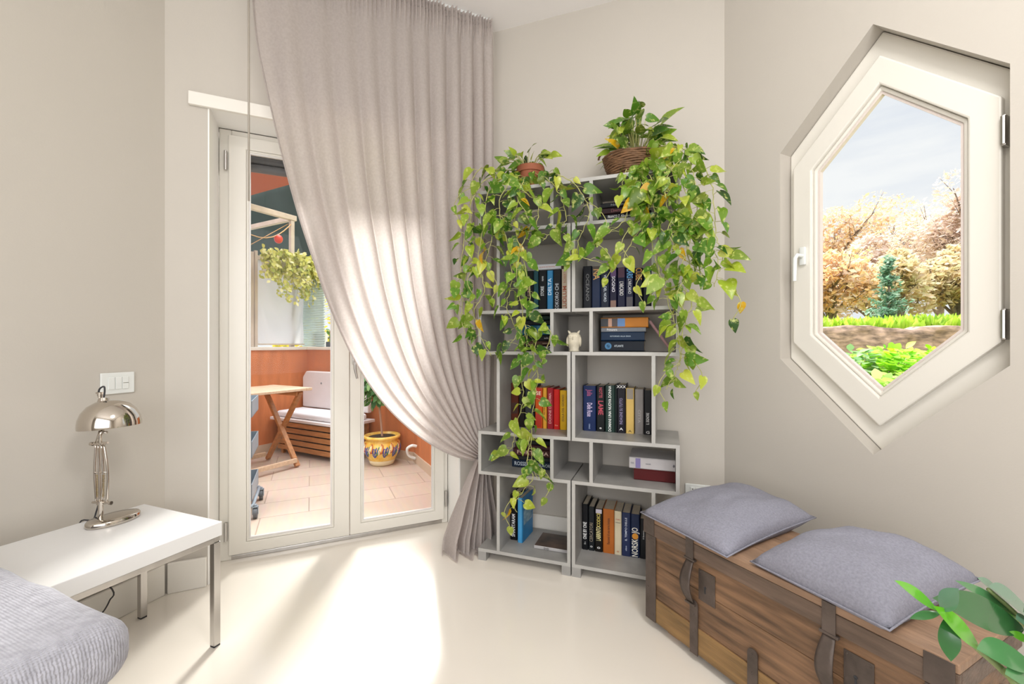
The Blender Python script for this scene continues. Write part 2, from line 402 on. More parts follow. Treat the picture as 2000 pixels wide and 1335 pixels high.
# ------------------------------------------------------------------ door
dr = struct_root('door_1', D.M)
yf = .222
def dx(px, y=700): return D.px(px, y, yf).x
sl0, smid, sr1 = dx(446), dx(683), dx(874)
gl0, gl1, gr0, gr1 = dx(486), dx(648), dx(709), dx(846)
sr1 = min(sr1, RV1 - .035)
fz = 2.292
fr_ = MB().box(RV0 + .007, sl0 + .012, .236, .295, 0, fz, .004).box(sr1 - .012, RV1 - .007, .236, .295, 0, fz, .004).box(sl0 + .012, sr1 - .012, .236, .295, 2.25, fz, .004)
obj('frame', fr_, M_FRAME, dr)
obj('threshold', MB().box(sl0 + .01, sr1 - .01, .236, .30, .0, .022, .003), M_STEEL, dr)
def sash(x0, x1, g0, g1, name):
    m = MB(); o_ = [(x0, .028), (x1, .028), (x1, 2.262), (x0, 2.262)]; i_ = [(g0, .10), (g1, .10), (g1, 2.185), (g0, 2.185)]
    i2 = [(g0 - .012, .088), (g1 + .012, .088), (g1 + .012, 2.197), (g0 - .012, 2.197)]
    m.ring(o_, i2, yf, yf + .055); m.ring(i2, i_, yf + .006, yf + .05)
    s = obj('sash', m, M_FRAME, dr); bv = s.modifiers.new('b', 'BEVEL'); bv.width = .004; bv.segments = 2
    obj('pane', MB().box(g0 - .004, g1 + .004, yf + .026, yf + .030, .096, 2.189), M_GLASS, s)
    obj('glazing_bead', MB().ring([(g0, .10), (g1, .10), (g1, 2.185), (g0, 2.185)], [(g0 + .007, .107), (g1 - .007, .107), (g1 - .007, 2.178), (g0 + .007, 2.178)], yf + .012, yf + .024), mat('pale_bead', (.74, .72, .70), .4), s)
    return s
sash(sl0, smid - .0015, gl0, gl1, 'left'); sR = sash(smid + .0015, sr1, gr0, gr1, 'right')
for x, z in ((sl0 - .012, .16), (sl0 - .012, 2.12), (sr1 + .012, .16), (sr1 + .012, 2.12)):
    obj('hinge', MB().tube([(x, yf - .004, z - .05), (x, yf - .004, z + .05)], .008, 10).box(x - .006, x + .006, yf - .004, yf + .03, z - .045, z + .045), M_STEEL, dr, 40)
hx = dx(692); hz = D.px(692, 700, yf).z
obj('handle', MB().box(hx - .012, hx + .012, yf - .008, yf - .0, hz - .035, hz + .04, .003).tube([(hx, yf - .004, hz), (hx, yf - .045, hz)], .008).tube([(hx, yf - .045, hz + .008), (hx, yf - .048, hz - .06), (hx + .012, yf - .044, hz - .115)], [.008, .008, .006]), M_STEEL, dr, 50)
# roller shutter rolled up outside
sh = MB()
for k in range(4): sh.tube([(RV0 - .0, .36, 2.15 + k * .045), (RV1, .36, 2.15 + k * .045)], .024, 10)
tag(obj('roller_shutter', sh, mat('dark_shutter', (.10, .095, .10), .5), None, 40, D.M), 'dark grey roller shutter rolled up above the balcony door', 'shutter')

# ------------------------------------------------------------------ hexagonal window
wn_ = struct_root('window_1', W.M)
def bev(o, wdt=.004):
    b_ = o.modifiers.new('b', 'BEVEL'); b_.width = wdt; b_.segments = 2; b_.limit_method = 'ANGLE'; return o
bev(obj('frame', MB().ring(hexa(.358, .4715, .8305), hexa(.29, .40, .69), .075, .15), M_FRAME, wn_), .006)
s_o, s_m, s_i = hexa(.330, .398, .728), hexa(.250, .3635, .6135), hexa(.235, .3575, .5925)
ws = bev(obj('sash', MB().ring(s_o, s_m, .045, .11).ring(s_m, s_i, .06, .105), M_FRAME, wn_), .006)
obj('glazing_bead', MB().ring(hexa(.2345, .3575, .592), hexa(.226, .354, .580), .068, .09), mat('rosy_bead', (.70, .62, .58), .4), ws)
obj('pane', MB().poly(hexa(.236, .358, .594), .094, .098), M_GLASS, ws)
hp = W.px(1568, 500, .04); hb = MB().box(hp.x - .013, hp.x + .013, .033, .046, hp.z - .04, hp.z + .04, .003)
hb.tube([(hp.x, .036, hp.z + .0), (hp.x, -.005, hp.z), (hp.x - .002, -.016, hp.z - .015), (hp.x - .004, -.016, hp.z - .115)], [.009, .009, .009, .008], 10)
obj('handle', hb, M_PLASTIC, wn_, 50)
for Y in (258, 633):
    q = W.px(1961, Y, .06); obj('hinge', MB().box(.981, .992, .035, .075, q.z - .05, q.z + .05, .003).tube([(.986, .036, q.z - .045), (.986, .036, q.z + .045)], .007), M_STEEL, wn_, 40)

# ------------------------------------------------------------------ sockets and switch
def plate(name, label, fr, c, wd_, ht, n, cat, slots):
    t = thing(name, label, cat, fr.M @ Matrix.Translation((c.x, -.001, c.z)))
    obj('cover_plate', MB().box(-wd_ / 2, wd_ / 2, -.009, 0, -ht / 2, ht / 2, .003), M_PLASTIC, t)
    mw = wd_ * (.62 if n == 3 else .7) / n
    for k in range(n):
        x = (k - (n - 1) / 2) * mw
        e = obj('rocker' if not slots else 'socket', MB().box(x - mw / 2 + .001, x + mw / 2 - .001, -.013, -.009, -ht * .29, ht * .29, .0015), M_PLASTIC, t)
        if slots:
            for dz in (-.012, 0, .012): obj('socket_hole', MB().tube([(x, -.0134, dz), (x, -.0125, dz)], .003, 8), M_BLACK, e)
        elif k == n - 1: obj('rocker_line', MB().box(x - mw / 2 + .002, x + mw / 2 - .002, -.0134, -.0128, -.001, .001), M_STEEL, e)
a, b = L.px(194, 748, 0), L.px(260, 748, 0); zt, zb = L.px(227, 727, 0).z, L.px(227, 768, 0).z
plate('light_switch', 'white glass light switch plate on the wall behind the desk lamp', L, Vector(((a.x + b.x) / 2, 0, (zt + zb) / 2)), abs(b.x - a.x), zt - zb, 3, 'switch', False)
a, b = B.px(1338, 956, WB), B.px(1388, 956, WB); c_ = Bk.loc(B.w((a.x + b.x) / 2, WB, a.z))
plate('wall_socket', 'white wall socket plate low behind the chest cushion', Bk, c_, .125, .075, 3, 'socket', True)
# ------------------------------------------------------------------ bookcase (two units)
ZS = [.063, .475, .689, 1.113, 1.328, 1.752, 1.966]; TH = .017; DEP = .345
def lit_front(o):
    o.data.materials.append(M_CONC_LIT)
    for p in o.data.polygons:
        if p.normal.y < -.9: p.material_index = 1
    return o
def unit(sg, label):
    t = thing('bookcase_unit', label, 'bookcase', B.M, 'pair of matching bookcase units')
    def X(a, b): return (sg * a, sg * b) if sg > 0 else (sg * b, sg * a)
    i, o_ = .003, .503
    for z in ZS: lit_front(obj('shelf', MB().box(*X(i, o_), 0, DEP, z - TH, z), M_CONC, t))
    for k in range(6):
        z0, z1 = ZS[k] + .0002, ZS[k + 1] - TH - .0002
        if k % 2 == 0:
            lit_front(obj('side_panel', MB().box(*X(i, i + TH), 0, DEP, z0, z1), M_CONC, t))
            lit_front(obj('divider', MB().box(*X(o_ - .123, o_ - .106), 0, DEP, z0, z1), M_CONC, t))
        else:
            lit_front(obj('side_panel', MB().box(*X(o_ - TH, o_), 0, DEP, z0, z1), M_CONC, t))
            lit_front(obj('divider', MB().box(*X(i + .087, i + .104), 0, DEP, z0, z1), M_CONC, t))
    for xa in (i, o_ - .045):
        for ya in (0, DEP - .045): obj('foot', MB().box(*X(xa, xa + .045), ya, ya + .045, 0, ZS[0] - TH), M_CONC, t)
    return t
unit(-1, 'grey concrete-look bookcase unit beside the curtain, under the terracotta pot')
unit(1, 'grey concrete-look bookcase unit beside the wooden chest, under the wicker basket')

# ------------------------------------------------------------------ books
def prism_xy(outline, z0, z1):
    m = MB(); a = [m.bm.verts.new((x, y, z0)) for x, y in outline]; b = [m.bm.verts.new((x, y, z1)) for x, y in outline]; n = len(a)
    m.bm.faces.new(a[::-1]); m.bm.faces.new(b)
    for i in range(n): m.bm.faces.new((a[i], a[(i + 1) % n], b[(i + 1) % n], b[i]))
    return m
TXT = {}
def tmat(h): return mat('print_' + h, hexc(h), .5)
UP = Matrix(((0, -1, 0, 0), (0, 0, -1, 0), (1, 0, 0, 0), (0, 0, 0, 1)))     # spine lettering reading upwards
DN = Matrix(((0, 1, 0, 0), (0, 0, -1, 0), (-1, 0, 0, 0), (0, 0, 0, 1)))     # reading downwards
ACROSS = Matrix(((1, 0, 0, 0), (0, 0, -1, 0), (0, 1, 0, 0), (0, 0, 0, 1)))
def book(M, t, h, d, col, label, group, texts=(), bands=(), emblem=(), cover=None):
    c = .0025; r = min(.004, t * .2)
    out_ = [(r, 0), (t - r, 0), (t, r), (t, d), (t - c, d), (t - c, c), (c, c), (c, d), (0, d), (0, r)]
    o = obj('book', prism_xy(out_, 0, h), mat('cover_' + col, hexc(col), .42, var=.18, scale=9, spec=.22), None, M=M)
    tag(o, label, 'book', group)
    obj('page_block', MB().box(c + .0003, t - c - .0003, c + .0005, d - .004, .003, h - .004), M_PAGES, o)
    for z0, z1, bc in bands: obj('spine_band', MB().box(r, t - r, -.0006, -.0001, h * z0, h * z1), mat('cover_' + bc, hexc(bc), .38, var=.18, scale=9), o)
    for z0, z1, bc in emblem:
        zz = h * (z0 + z1) / 2; rr = h * (z1 - z0) / 2; rr = min(rr, t * .36)
        obj('spine_emblem', MB().tube([(t / 2, -.0012, zz), (t / 2, -.0004, zz)], rr, 14), tmat(bc), o)
    for body, tc_, pos, fr, mode in texts:
        base = {'U': UP, 'D': DN, 'A': ACROSS}[mode]; n = max(len(body), 1)
        ht = t * fr
        ln = h * pos[1] if mode != 'A' else t * .86
        size = ht / .72; wdt = n * size * .58
        text('spine_lettering', body, size, tmat(tc_), o, Matrix.Translation((t / 2, -.0009, h * pos[0])) @ base, sx=min(1.5, ln / wdt), bold=size * .012)
    return o
def row(cell, v, z, group, items, d=.148):
    for it in items:
        x0, x1, yt, col, label = it[:5]; kw = dict(it[5]) if len(it) > 5 else {}
        a, b = B.px(x0, 700, v).x, B.px(x1, 700, v).x - .0006
        lo, hi = (.0208, .379) if a > 0 else (-.379, -.0208); a, b = max(a, lo), min(b, hi - (.009 if 'lean' in kw else 0)); h = B.px((x0 + x1) / 2, yt, v).z - z
        lean = kw.pop('lean', 0); dd = kw.pop('d', d); vv = kw.pop('v', v)
        M = B.M @ Matrix.Translation((a, vv, z + .0005 + (abs(math.sin(lean)) * (b - a) if lean > 0 else 0))) @ Matrix.Rotation(lean, 4, 'Y')
        book(M, b - a, h, dd, col, label, group, **kw)
def stack(v, z, group, items, d=.15):
    """from the bottom book up"""
    zz = z + .0005
    for it in items:
        x0, x1, ys, col, label = it[:5]; kw = dict(it[5]) if len(it) > 5 else {}
        a, b = B.px(x0, 700, v).x, B.px(x1, 700, v).x
        if z in (ZS[1], ZS[3], ZS[5]): lo, hi = (.1078, .4852) if a > 0 else (-.4852, -.1078); a, b = max(a, lo), min(b, hi)
        Yw = B.w((a + b) / 2, v).y; t = ys * Yw / F
        M = B.M @ Matrix.Translation((a, v, zz + t)) @ Matrix.Rotation(R(90), 4, 'Y')
        book(M, t, b - a, d, col, label, group, **kw); zz += t + .0004
def tx(body, col, c=.5, l=.6, fr=.45, mode='U'): return (body, col, (c, l), fr, mode)

row('R3', .17, ZS[4], 'dark thrillers in the upper cell of the chest-side unit', [
 (1139, 1155.6, 519.5, '14161f', 'black book with faint grey spine lettering, against the unit side, upper shelf', dict(texts=[tx('OCEANO', '6f6f70', .52, .5, .4, 'D')])),
 (1155.8, 1172.8, 520, '1b2a49', 'navy book with a tan block title, second from the unit side on the upper shelf', dict(texts=[tx('NA', 'c99a5e', .82, .2, .75, 'D')], bands=[(.80, 1.0, '3a2c20')])),
 (1173, 1190.4, 521, '141c33', 'dark navy book with thin white slanted title beside the tan-titled one', dict(texts=[tx('VENTO DEL NORD', 'c9d2de', .5, .6, .3, 'D')])),
 (1190.8, 1205, 521.5, '1c1b38', 'navy book with a purple top and peach sunset at its spine foot', dict(texts=[tx('SOGNO', 'e9e6f2', .6, .3, .45, 'D')], bands=[(.78, .99, '5e3d74'), (.02, .22, '8a6250')])),
 (1205.6, 1221.6, 522, '15193a', 'navy book with a maroon top and bold white title', dict(texts=[tx('L\'ARCADIO', 'f2f2f2', .5, .34, .5, 'D')], bands=[(.76, .99, '4e2140')])),
 (1222, 1237.4, 522.5, '1b2140', 'navy book with sky-blue block letters at the top of its spine', dict(texts=[tx('LARS', '5aa4dd', .86, .24, .8, 'D'), tx('L\'ARCANO', 'dfe3ea', .55, .34, .42, 'D')], bands=[(.04, .3, '3c3540')])),
 (1239, 1255.4, 523, '121829', 'near-black book with orange block letters on the upper shelf', dict(texts=[tx('CUBE', 'd99a3f', .85, .28, .75, 'D')])),
 (1256, 1272.4, 523.5, '131c2b', 'dark book with teal block letters on the upper shelf', dict(texts=[tx('SEA', '2f97a5', .85, .26, .78, 'D'), tx('RACCOLTA', 'b9c8d2', .55, .34, .3, 'D')])),
 (1273, 1283.5, 524, '4a3a30', 'thin brown book last in the upper row against the divider'),
])
stack(.15, ZS[3], 'flat pile beside the owl cell', [
 (1174, 1258, 21.0, '0e1826', 'blue-black thick book with a blue ring, bottom of the pile beside the owl', dict(emblem=[(.09, .25, '3f7aa6'), (.13, .21, '0e1826')], texts=[tx('ATLANTE', 'c9d4dc', .42, .2, .2, 'U'), ])),
 (1174, 1259, 17.0, '14304f', 'plain navy book in the pile just above the ringed one', dict(texts=[tx('RITORNO ALLA BAIA', 'b8cbd8', .45, .5, .16, 'U')])),
 (1174, 1261.5, 8.6, '8d929a', 'thin silver-grey paperback in the pile under the orange book', dict(texts=[tx('Primavera', 'f5f5f5', .25, .3, .55, 'U')])),
 (1173.5, 1266, 19.2, 'd98a2c', 'orange, blue and black spined book on top of the pile beside the owl', dict(bands=[(.0, .16, '181a22'), (.16, .24, 'd8a68a'), (.24, .36, '43302e'), (.36, .52, '5b8cc8')])),
])
# the pinkish book leaning on that pile
q0, q1 = B.px(1268, 627, .16), B.px(1311.5, 684, .16)
lean_len = math.hypot(q1.x - q0.x, q0.z - ZS[3]); ang = -math.atan2(q1.x - q0.x, q0.z - ZS[3])
book(B.M @ Matrix.Translation((q1.x - .006, .16, ZS[3] + .0015)) @ Matrix.Rotation(ang, 4, 'Y'), .013, lean_len * .97, .14, 'b98d90', 'thin pink book leaning on the pile under the orange book', 'flat pile beside the owl cell')
row('R1', .19, ZS[2], 'novels in the middle cell of the chest-side unit', [
 (1139, 1163.6, 753, '1d2f5c', 'thick blue book with pink and white script on its spine', dict(texts=[tx('Julia', 'b0527e', .84, .25, .42, 'D'), tx('Delle Rose', 'd8c9e8', .47, .4, .42, 'D'), tx('ROMANZI', '9fb3d8', .1, .1, .12, 'D')])),
 (1165, 1181, 753, '171a1c', 'black book with a red title beside the thick blue one', dict(texts=[tx('NOTTE', 'b9485a', .85, .2, .4, 'D'), tx('LAME', 'c1475a', .52, .3, .62, 'D'), tx('e', 'eeeeee', .08, .05, .3, 'A')])),
 (1182, 1201, 752, '243a34', 'dark green book with white capitals running up its spine', dict(texts=[tx('DOMANI UNA NUOVA DONNA', 'eef2ee', .5, .86, .3, 'U')])),
 (1201.6, 1204.8, 752, '1d2626', 'very thin dark book squeezed beside the green one'),
 (1205, 1222, 751, '17151f', 'black book with white diamonds across its spine top', dict(texts=[tx('INDAGINE SU TUTTO', '8a84a8', .45, .55, .36, 'U'), tx('XXX', 'f0f0f0', .955, .1, .34, 'A'), tx('A', 'e8e8e8', .08, .06, .3, 'A')])),
 (1222.6, 1238.4, 758, 'd9b869', 'straw-yellow book with a grey picture at the top of its spine', dict(bands=[(.76, .99, '8c8377')], texts=[tx('A', '6d5a2a', .05, .05, .3, 'A')])),
 (1240, 1257, 760, '8d8886', 'plain silver-grey book beside the straw-yellow one', dict(texts=[tx('CITTA', 'a9a5a2', .4, .3, .3, 'D')])),
 (1258, 1273, 762, '191a1e', 'black book with a white word low on its spine beside the grey one', dict(texts=[tx('IL SIGNORE', 'dedede', .36, .3, .4, 'U'), tx('G', 'e5e5e5', .05, .05, .35, 'A')])),
 (1274, 1282, 768, '96605c', 'dusty pink thin book leaning at the end of the middle row'),
])
stack(.12, ZS[1], 'two boxed volumes in the low cell by the chest', [
 (1238, 1319, 22.0, '5a1c1e', 'dark red volume lying under the white box-shaped book'),
 (1229, 1322, 22.0, 'd7d3d4', 'white thick volume with a lilac band lying on the dark red one', dict(bands=[(.14, .25, '8e83bb')], texts=[tx('Guida', '8a8a95', .07, .09, .16, 'U'), tx('manuale', '6b6b78', .42, .14, .12, 'U'), tx('*', '3a3a44', .95, .05, .3, 'A')])),
], d=.2)
row('Rb', .17, ZS[0], 'novels in the lowest cell of the chest-side unit', [
 (1137, 1148.6, 984, '15171c', 'black book with a bold white title, first in the lowest row', dict(texts=[tx('ONE BY ONE', 'f4f4f4', .42, .37, .62, 'U'), tx('libro', 'b0b0b0', .15, .1, .3, 'U')])),
 (1149.4, 1161, 989, '1c2024', 'black book with a grey-brown faded title in the lowest row', dict(texts=[tx('CERCATORI', '8e8272', .42, .42, .55, 'U'), tx('o', 'dddddd', .1, .05, .4, 'A')])),
 (1162, 1177, 993, '17130f', 'black book with gold capitals and a white top block', dict(texts=[tx('CODICE', 'd8c766', .74, .3, .45, 'U'), tx('LABIRINTO', 'e6dcA0', .42, .34, .6, 'U'), tx('o', 'e5e5e5', .1, .05, .4, 'A')], bands=[(.89, .985, 'cfcad6')])),
 (1177.6, 1199.6, 994, 'b8692c', 'thick orange-brown book in the lowest row', dict(texts=[tx('Racconti di una terra lontana', '5f2f12', .5, .85, .26, 'U')])),
 (1200, 1214, 998, 'ded2b4', 'cream book with a small red title near its spine top', dict(texts=[tx('Cielo', 'b4483a', .81, .05, .2, 'A'), tx('romanzo', '555048', .74, .05, .16, 'A'), tx('o', 'b4583a', .08, .05, .3, 'A')])),
 (1214.6, 1231.4, 1001, '2a355a', 'navy book with a thin white title reading up its spine', dict(texts=[tx('IL TEMPO DELLE', 'cfd6e6', .62, .6, .24, 'U'), tx('editore', 'b9c4dc', .18, .16, .2, 'U')])),
 (1232, 1249.4, 1004, '1f2c4c', 'navy book with big white capitals and an orange disc', dict(texts=[tx('JO', 'f2efe4', .63, .14, .7, 'U'), tx('NORSK', 'f2efe4', .22, .36, .7, 'U')], emblem=[(.42, .56, 'd9922e')])),
 (1250, 1264, 1013, '17181c', 'black book with a slim white title half hidden by the chest', dict(texts=[tx('Il bosco', 'e0e0e0', .6, .34, .2, 'U')])),
 (1265, 1280, 1014, '3a2f2a', 'dark brown book at the end of the lowest row behind the cushion'),
])
stack(.12, ZS[5], 'flat pile in the top cell under the basket', [
 (1174, 1268, 11, '8f949c', 'grey book at the bottom of the pile under the basket', dict(texts=[tx('Tutto e perduto', '3c4046', .34, .4, .5, 'U')])),
 (1172, 1272, 12, '111319', 'black book with bold white title in the top pile', dict(texts=[tx('FRANCO Z. Alberto e gli altri', 'f0f0f0', .45, .8, .45, 'U')])),
 (1173, 1266, 12, '2b1418', 'dark maroon book in the top pile under the basket', dict(texts=[tx('L\'inverno degli altri', '8a4c50', .45, .7, .55, 'U')])),
 (1173, 1262, 10, '16181c', 'charcoal book on top of the pile under the basket', dict(texts=[tx('Nessuno', '80868c', .4, .5, .4, 'U')])),
])
row('L3', .17, ZS[4], 'books in the upper cell of the curtain-side unit', [
 (1026, 1041.4, 529, '1b1d22', 'black book behind the pothos leaves in the upper curtain-side cell', dict(texts=[tx('LUNA', 'c7a08a', .5, .2, .4, 'U')])),
 (1042, 1051, 529, '29505a', 'slim teal book in the upper curtain-side cell'),
 (1051.8, 1067.6, 528, '15181d', 'black book with small white lines beside the slim teal one', dict(texts=[tx('STORIE', 'd0d4d8', .5, .25, .4, 'U'), tx('nove', 'c8ccd0', .8, .14, .3, 'U')])),
 (1068.4, 1079.8, 528, '3b85b8', 'sky-blue book with white capitals in the upper curtain-side cell', dict(texts=[tx('DELTA', 'd5e6f2', .6, .4, .6, 'U')])),
 (1080.4, 1096, 527, '14161b', 'black book with silver capitals beside the cream one', dict(texts=[tx('KOKORO CHI', 'c3c9d2', .35, .6, .45, 'U')])),
 (1097, 1109.4, 525, 'd8c9b4', 'cream book with rust-red capitals at the end of the upper row', dict(texts=[tx('LUDLUM', 'b0532f', .32, .5, .62, 'U'), tx('ROBERT', 'c08a6a', .8, .25, .4, 'U')])),
])
zt = max(B.px(1068, 527.4, .17).z, ZS[4] + .2) + .003
stack(.17, zt, 'books in the upper cell of the curtain-side unit', [(1041, 1096, 11, 'c9cbd2', 'white book lying across the tops of the standing books', dict(texts=[tx('una storia mai raccontata', 'b98a80', .5, .8, .35, 'U')]))])
stack(.13, ZS[3], 'flat pile behind the vines beside the owl', [
 (1018, 1079.4, 11, '18191d', 'black book with white capitals at the bottom of the vine-covered pile', dict(texts=[tx('KING', 'eeeeee', .8, .25, .62, 'U')])),
 (1021, 1079, 8, '4a332c', 'thin brown book in the vine-covered pile', dict(texts=[tx('cammino', 'b99a88', .8, .3, .4, 'U')])),
 (1019, 1079.2, 12, '14161a', 'black book in the middle of the vine-covered pile', dict(texts=[tx('sole', 'cfcfcf', .8, .2, .3, 'U')])),
 (1020, 1078.6, 19, '1f5a78', 'teal-blue book in the vine-covered pile', dict(bands=[(.5, .99, '2a6f8f')])),
 (1022, 1078, 10, '11151f', 'blue-black book under the top of the vine-covered pile', dict(texts=[tx('notte', 'd8dde2', .72, .2, .4, 'U')])),
 (1024, 1078, 8, '1f3a33', 'dark green book on top of the vine-covered pile'),
])
row('L1', .17, ZS[2], 'red and yellow books in the middle cell of the curtain-side unit', [
 (997.5, 1012.6, 748, '5c2a1a', 'rust-brown book against the divider behind the hanging vine', dict(bands=[(.3, .55, '3d1d14')])),
 (1013, 1024.6, 752, '1f1a18', 'black book beside the rust-brown one'),
 (1025, 1042.6, 752, '34363a', 'charcoal book in the middle of the red and yellow row'),
 (1045, 1059, 757, 'cf5a1e', 'orange-red book with a white word at the top of its spine', dict(texts=[tx('SE', 'f5ead8', .86, .1, .5, 'A')], bands=[(.03, .36, 'b8321f'), (.7, .99, 'c2301f')])),
 (1060, 1067.4, 757, 'e0a23a', 'thin amber book standing between two red ones', dict(texts=[tx('ALTROVE', '7a4a12', .5, .5, .4, 'U')])),
 (1068.6, 1080.6, 757, '9b2430', 'dark red book with a pale title', dict(texts=[tx('DONNE DI ROMA', 'd9a0a0', .5, .7, .4, 'U')])),
 (1081.2, 1092.8, 760, 'cf241f', 'plain bright red book between the dark red and yellow ones', dict(texts=[tx('fine', 'e89a80', .1, .08, .25, 'A')])),
 (1093.4, 1106.6, 762, 'e3b21f', 'yellow book with brown lettering against the unit side', dict(texts=[tx('ISOLA DEL GIORNO', '6d5210', .55, .7, .34, 'U')])),
])
stack(.13, ZS[1], 'dark pile in the low cell behind the vine tips', [
 (1000, 1079.5, 15, '1c2c42', 'navy book with pale capitals at the bottom of the low dark pile', dict(texts=[tx('ROSSELLA', 'c3d0dc', .3, .5, .5, 'U'), tx('AURORA', 'c3d0dc', .82, .3, .4, 'U')])),
 (1003, 1079, 8, '24262b', 'thin charcoal book in the low dark pile', dict(texts=[tx('estate', '9a9a9a', .7, .3, .4, 'U')])),
 (1002, 1079, 14, '4e2a2c', 'brownish red book with cream letters in the low dark pile', dict(texts=[tx('FORTUNA', 'd8b8a8', .5, .7, .5, 'U')])),
 (1006, 1079, 9, '3f1c26', 'maroon book near the top of the low dark pile', dict(texts=[tx('lui', 'a88', .5, .2, .3, 'U')] if 0 else [])),
 (1008, 1078, 10, '17191d', 'black book on top of the low dark pile'),
], d=.17)
row('Lb', .15, ZS[0], 'books in the lowest cell of the curtain-side unit', [
 (996.6, 1009.8, 967, '151417', 'black book with white capitals against the lowest divider', dict(texts=[tx('SHANTARAM', 'e8e8ea', .33, .45, .5, 'U')], d=.16)),
])
a, b = B.px(1010.6, 700, .13).x, B.px(1020.6, 700, .13).x; hb_ = B.px(1016, 972, .13).z - ZS[0]
bk = book(B.M @ Matrix.Translation((a, .13, ZS[0] + .0005)) @ Matrix.Rotation(R(-3), 4, 'Z'), b - a, hb_, .165, '2b7fb8', 'bright blue book showing its sea-picture cover in the lowest cell', 'books in the lowest cell of the curtain-side unit', bands=[(.0, 1.0, '4aa3dc')])
th_ = b - a
obj('cover_picture', MB().box(th_ + .0002, th_ + .0008, .02, .15, .09, .17), mat('sea_picture', hexc('2f6f96'), .4, var=.7, scale=26, stretch=(1, 1, 1.6), col2=hexc('8fb4c4')), bk)
text('cover_title', 'DEEP', .035, tmat('1f5f94'), bk, Matrix.Translation((th_ + .001, .085, hb_ * .86)) @ Matrix(((0, 0, 1, 0), (1, 0, 0, 0), (0, 1, 0, 0), (0, 0, 0, 1))))
a = B.px(1046, 700, .12).x
bk = book(B.M @ Matrix.Translation((a, .09, ZS[0] + .018)) @ Matrix.Rotation(R(90), 4, 'Y'), .017, -.024 - a, .17, 'b9b7b8', 'black picture-covered book lying flat on the lowest shelf', 'books in the lowest cell of the curtain-side unit', texts=[tx('DVD', '333333', .35, .12, .6, 'U')])
obj('cover_picture', MB().box(-.0009, -.0002, .004, .168, .002, -.024 - a - .002), mat('dark_portrait_picture', hexc('1d1a1a'), .3, var=.1, scale=14, col2=hexc('5a4438')), bk)

# owl figurine
q = B.px(1121, 682, .07); mo = B.M @ Matrix.Translation((q.x, .075, ZS[3] + .0005)); ow = thing('owl_figurine', 'small cream ceramic owl figurine in the little cell between the two units', 'figurine', mo)
M_CER = mat('cream_ceramic', hexc('d9d0ba'), .45, var=.2, scale=40)
s = MB(); s.lathe([(.026, 0), (.027, .004), (.024, .012), (.030, .03), (.036, .052), (.0365, .068), (.033, .08), (.026, .09), (.016, .096), (.001, .098)], 24, sy=.85)
obj('body', s, M_CER, ow, True)
for sg in (-1, 1):
    obj('ear_tuft', MB().tube([(sg * .018, -.004, .088), (sg * .025, -.006, .1), (sg * .031, -.006, .107)], [.008, .006, .001], 8), M_CER, ow, True)
    e = obj('eye', MB().lathe([(.010, 0), (.010, .003), (.004, .0035), (.0035, .002)], 14, Matrix.Translation((sg * .0115, -.0272, .076)) @ Matrix.Rotation(R(90), 4, 'X')), M_CER, ow, 40)
    obj('wing', MB().ball((sg * .033, -.004, .05), .01, 10, .7, 1.5, 2.6), M_CER, ow, True)
obj('beak', MB().tube([(0, -.029, .072), (0, -.035, .066), (0, -.032, .06)], [.004, .003, .001], 6), M_CER, ow, True)

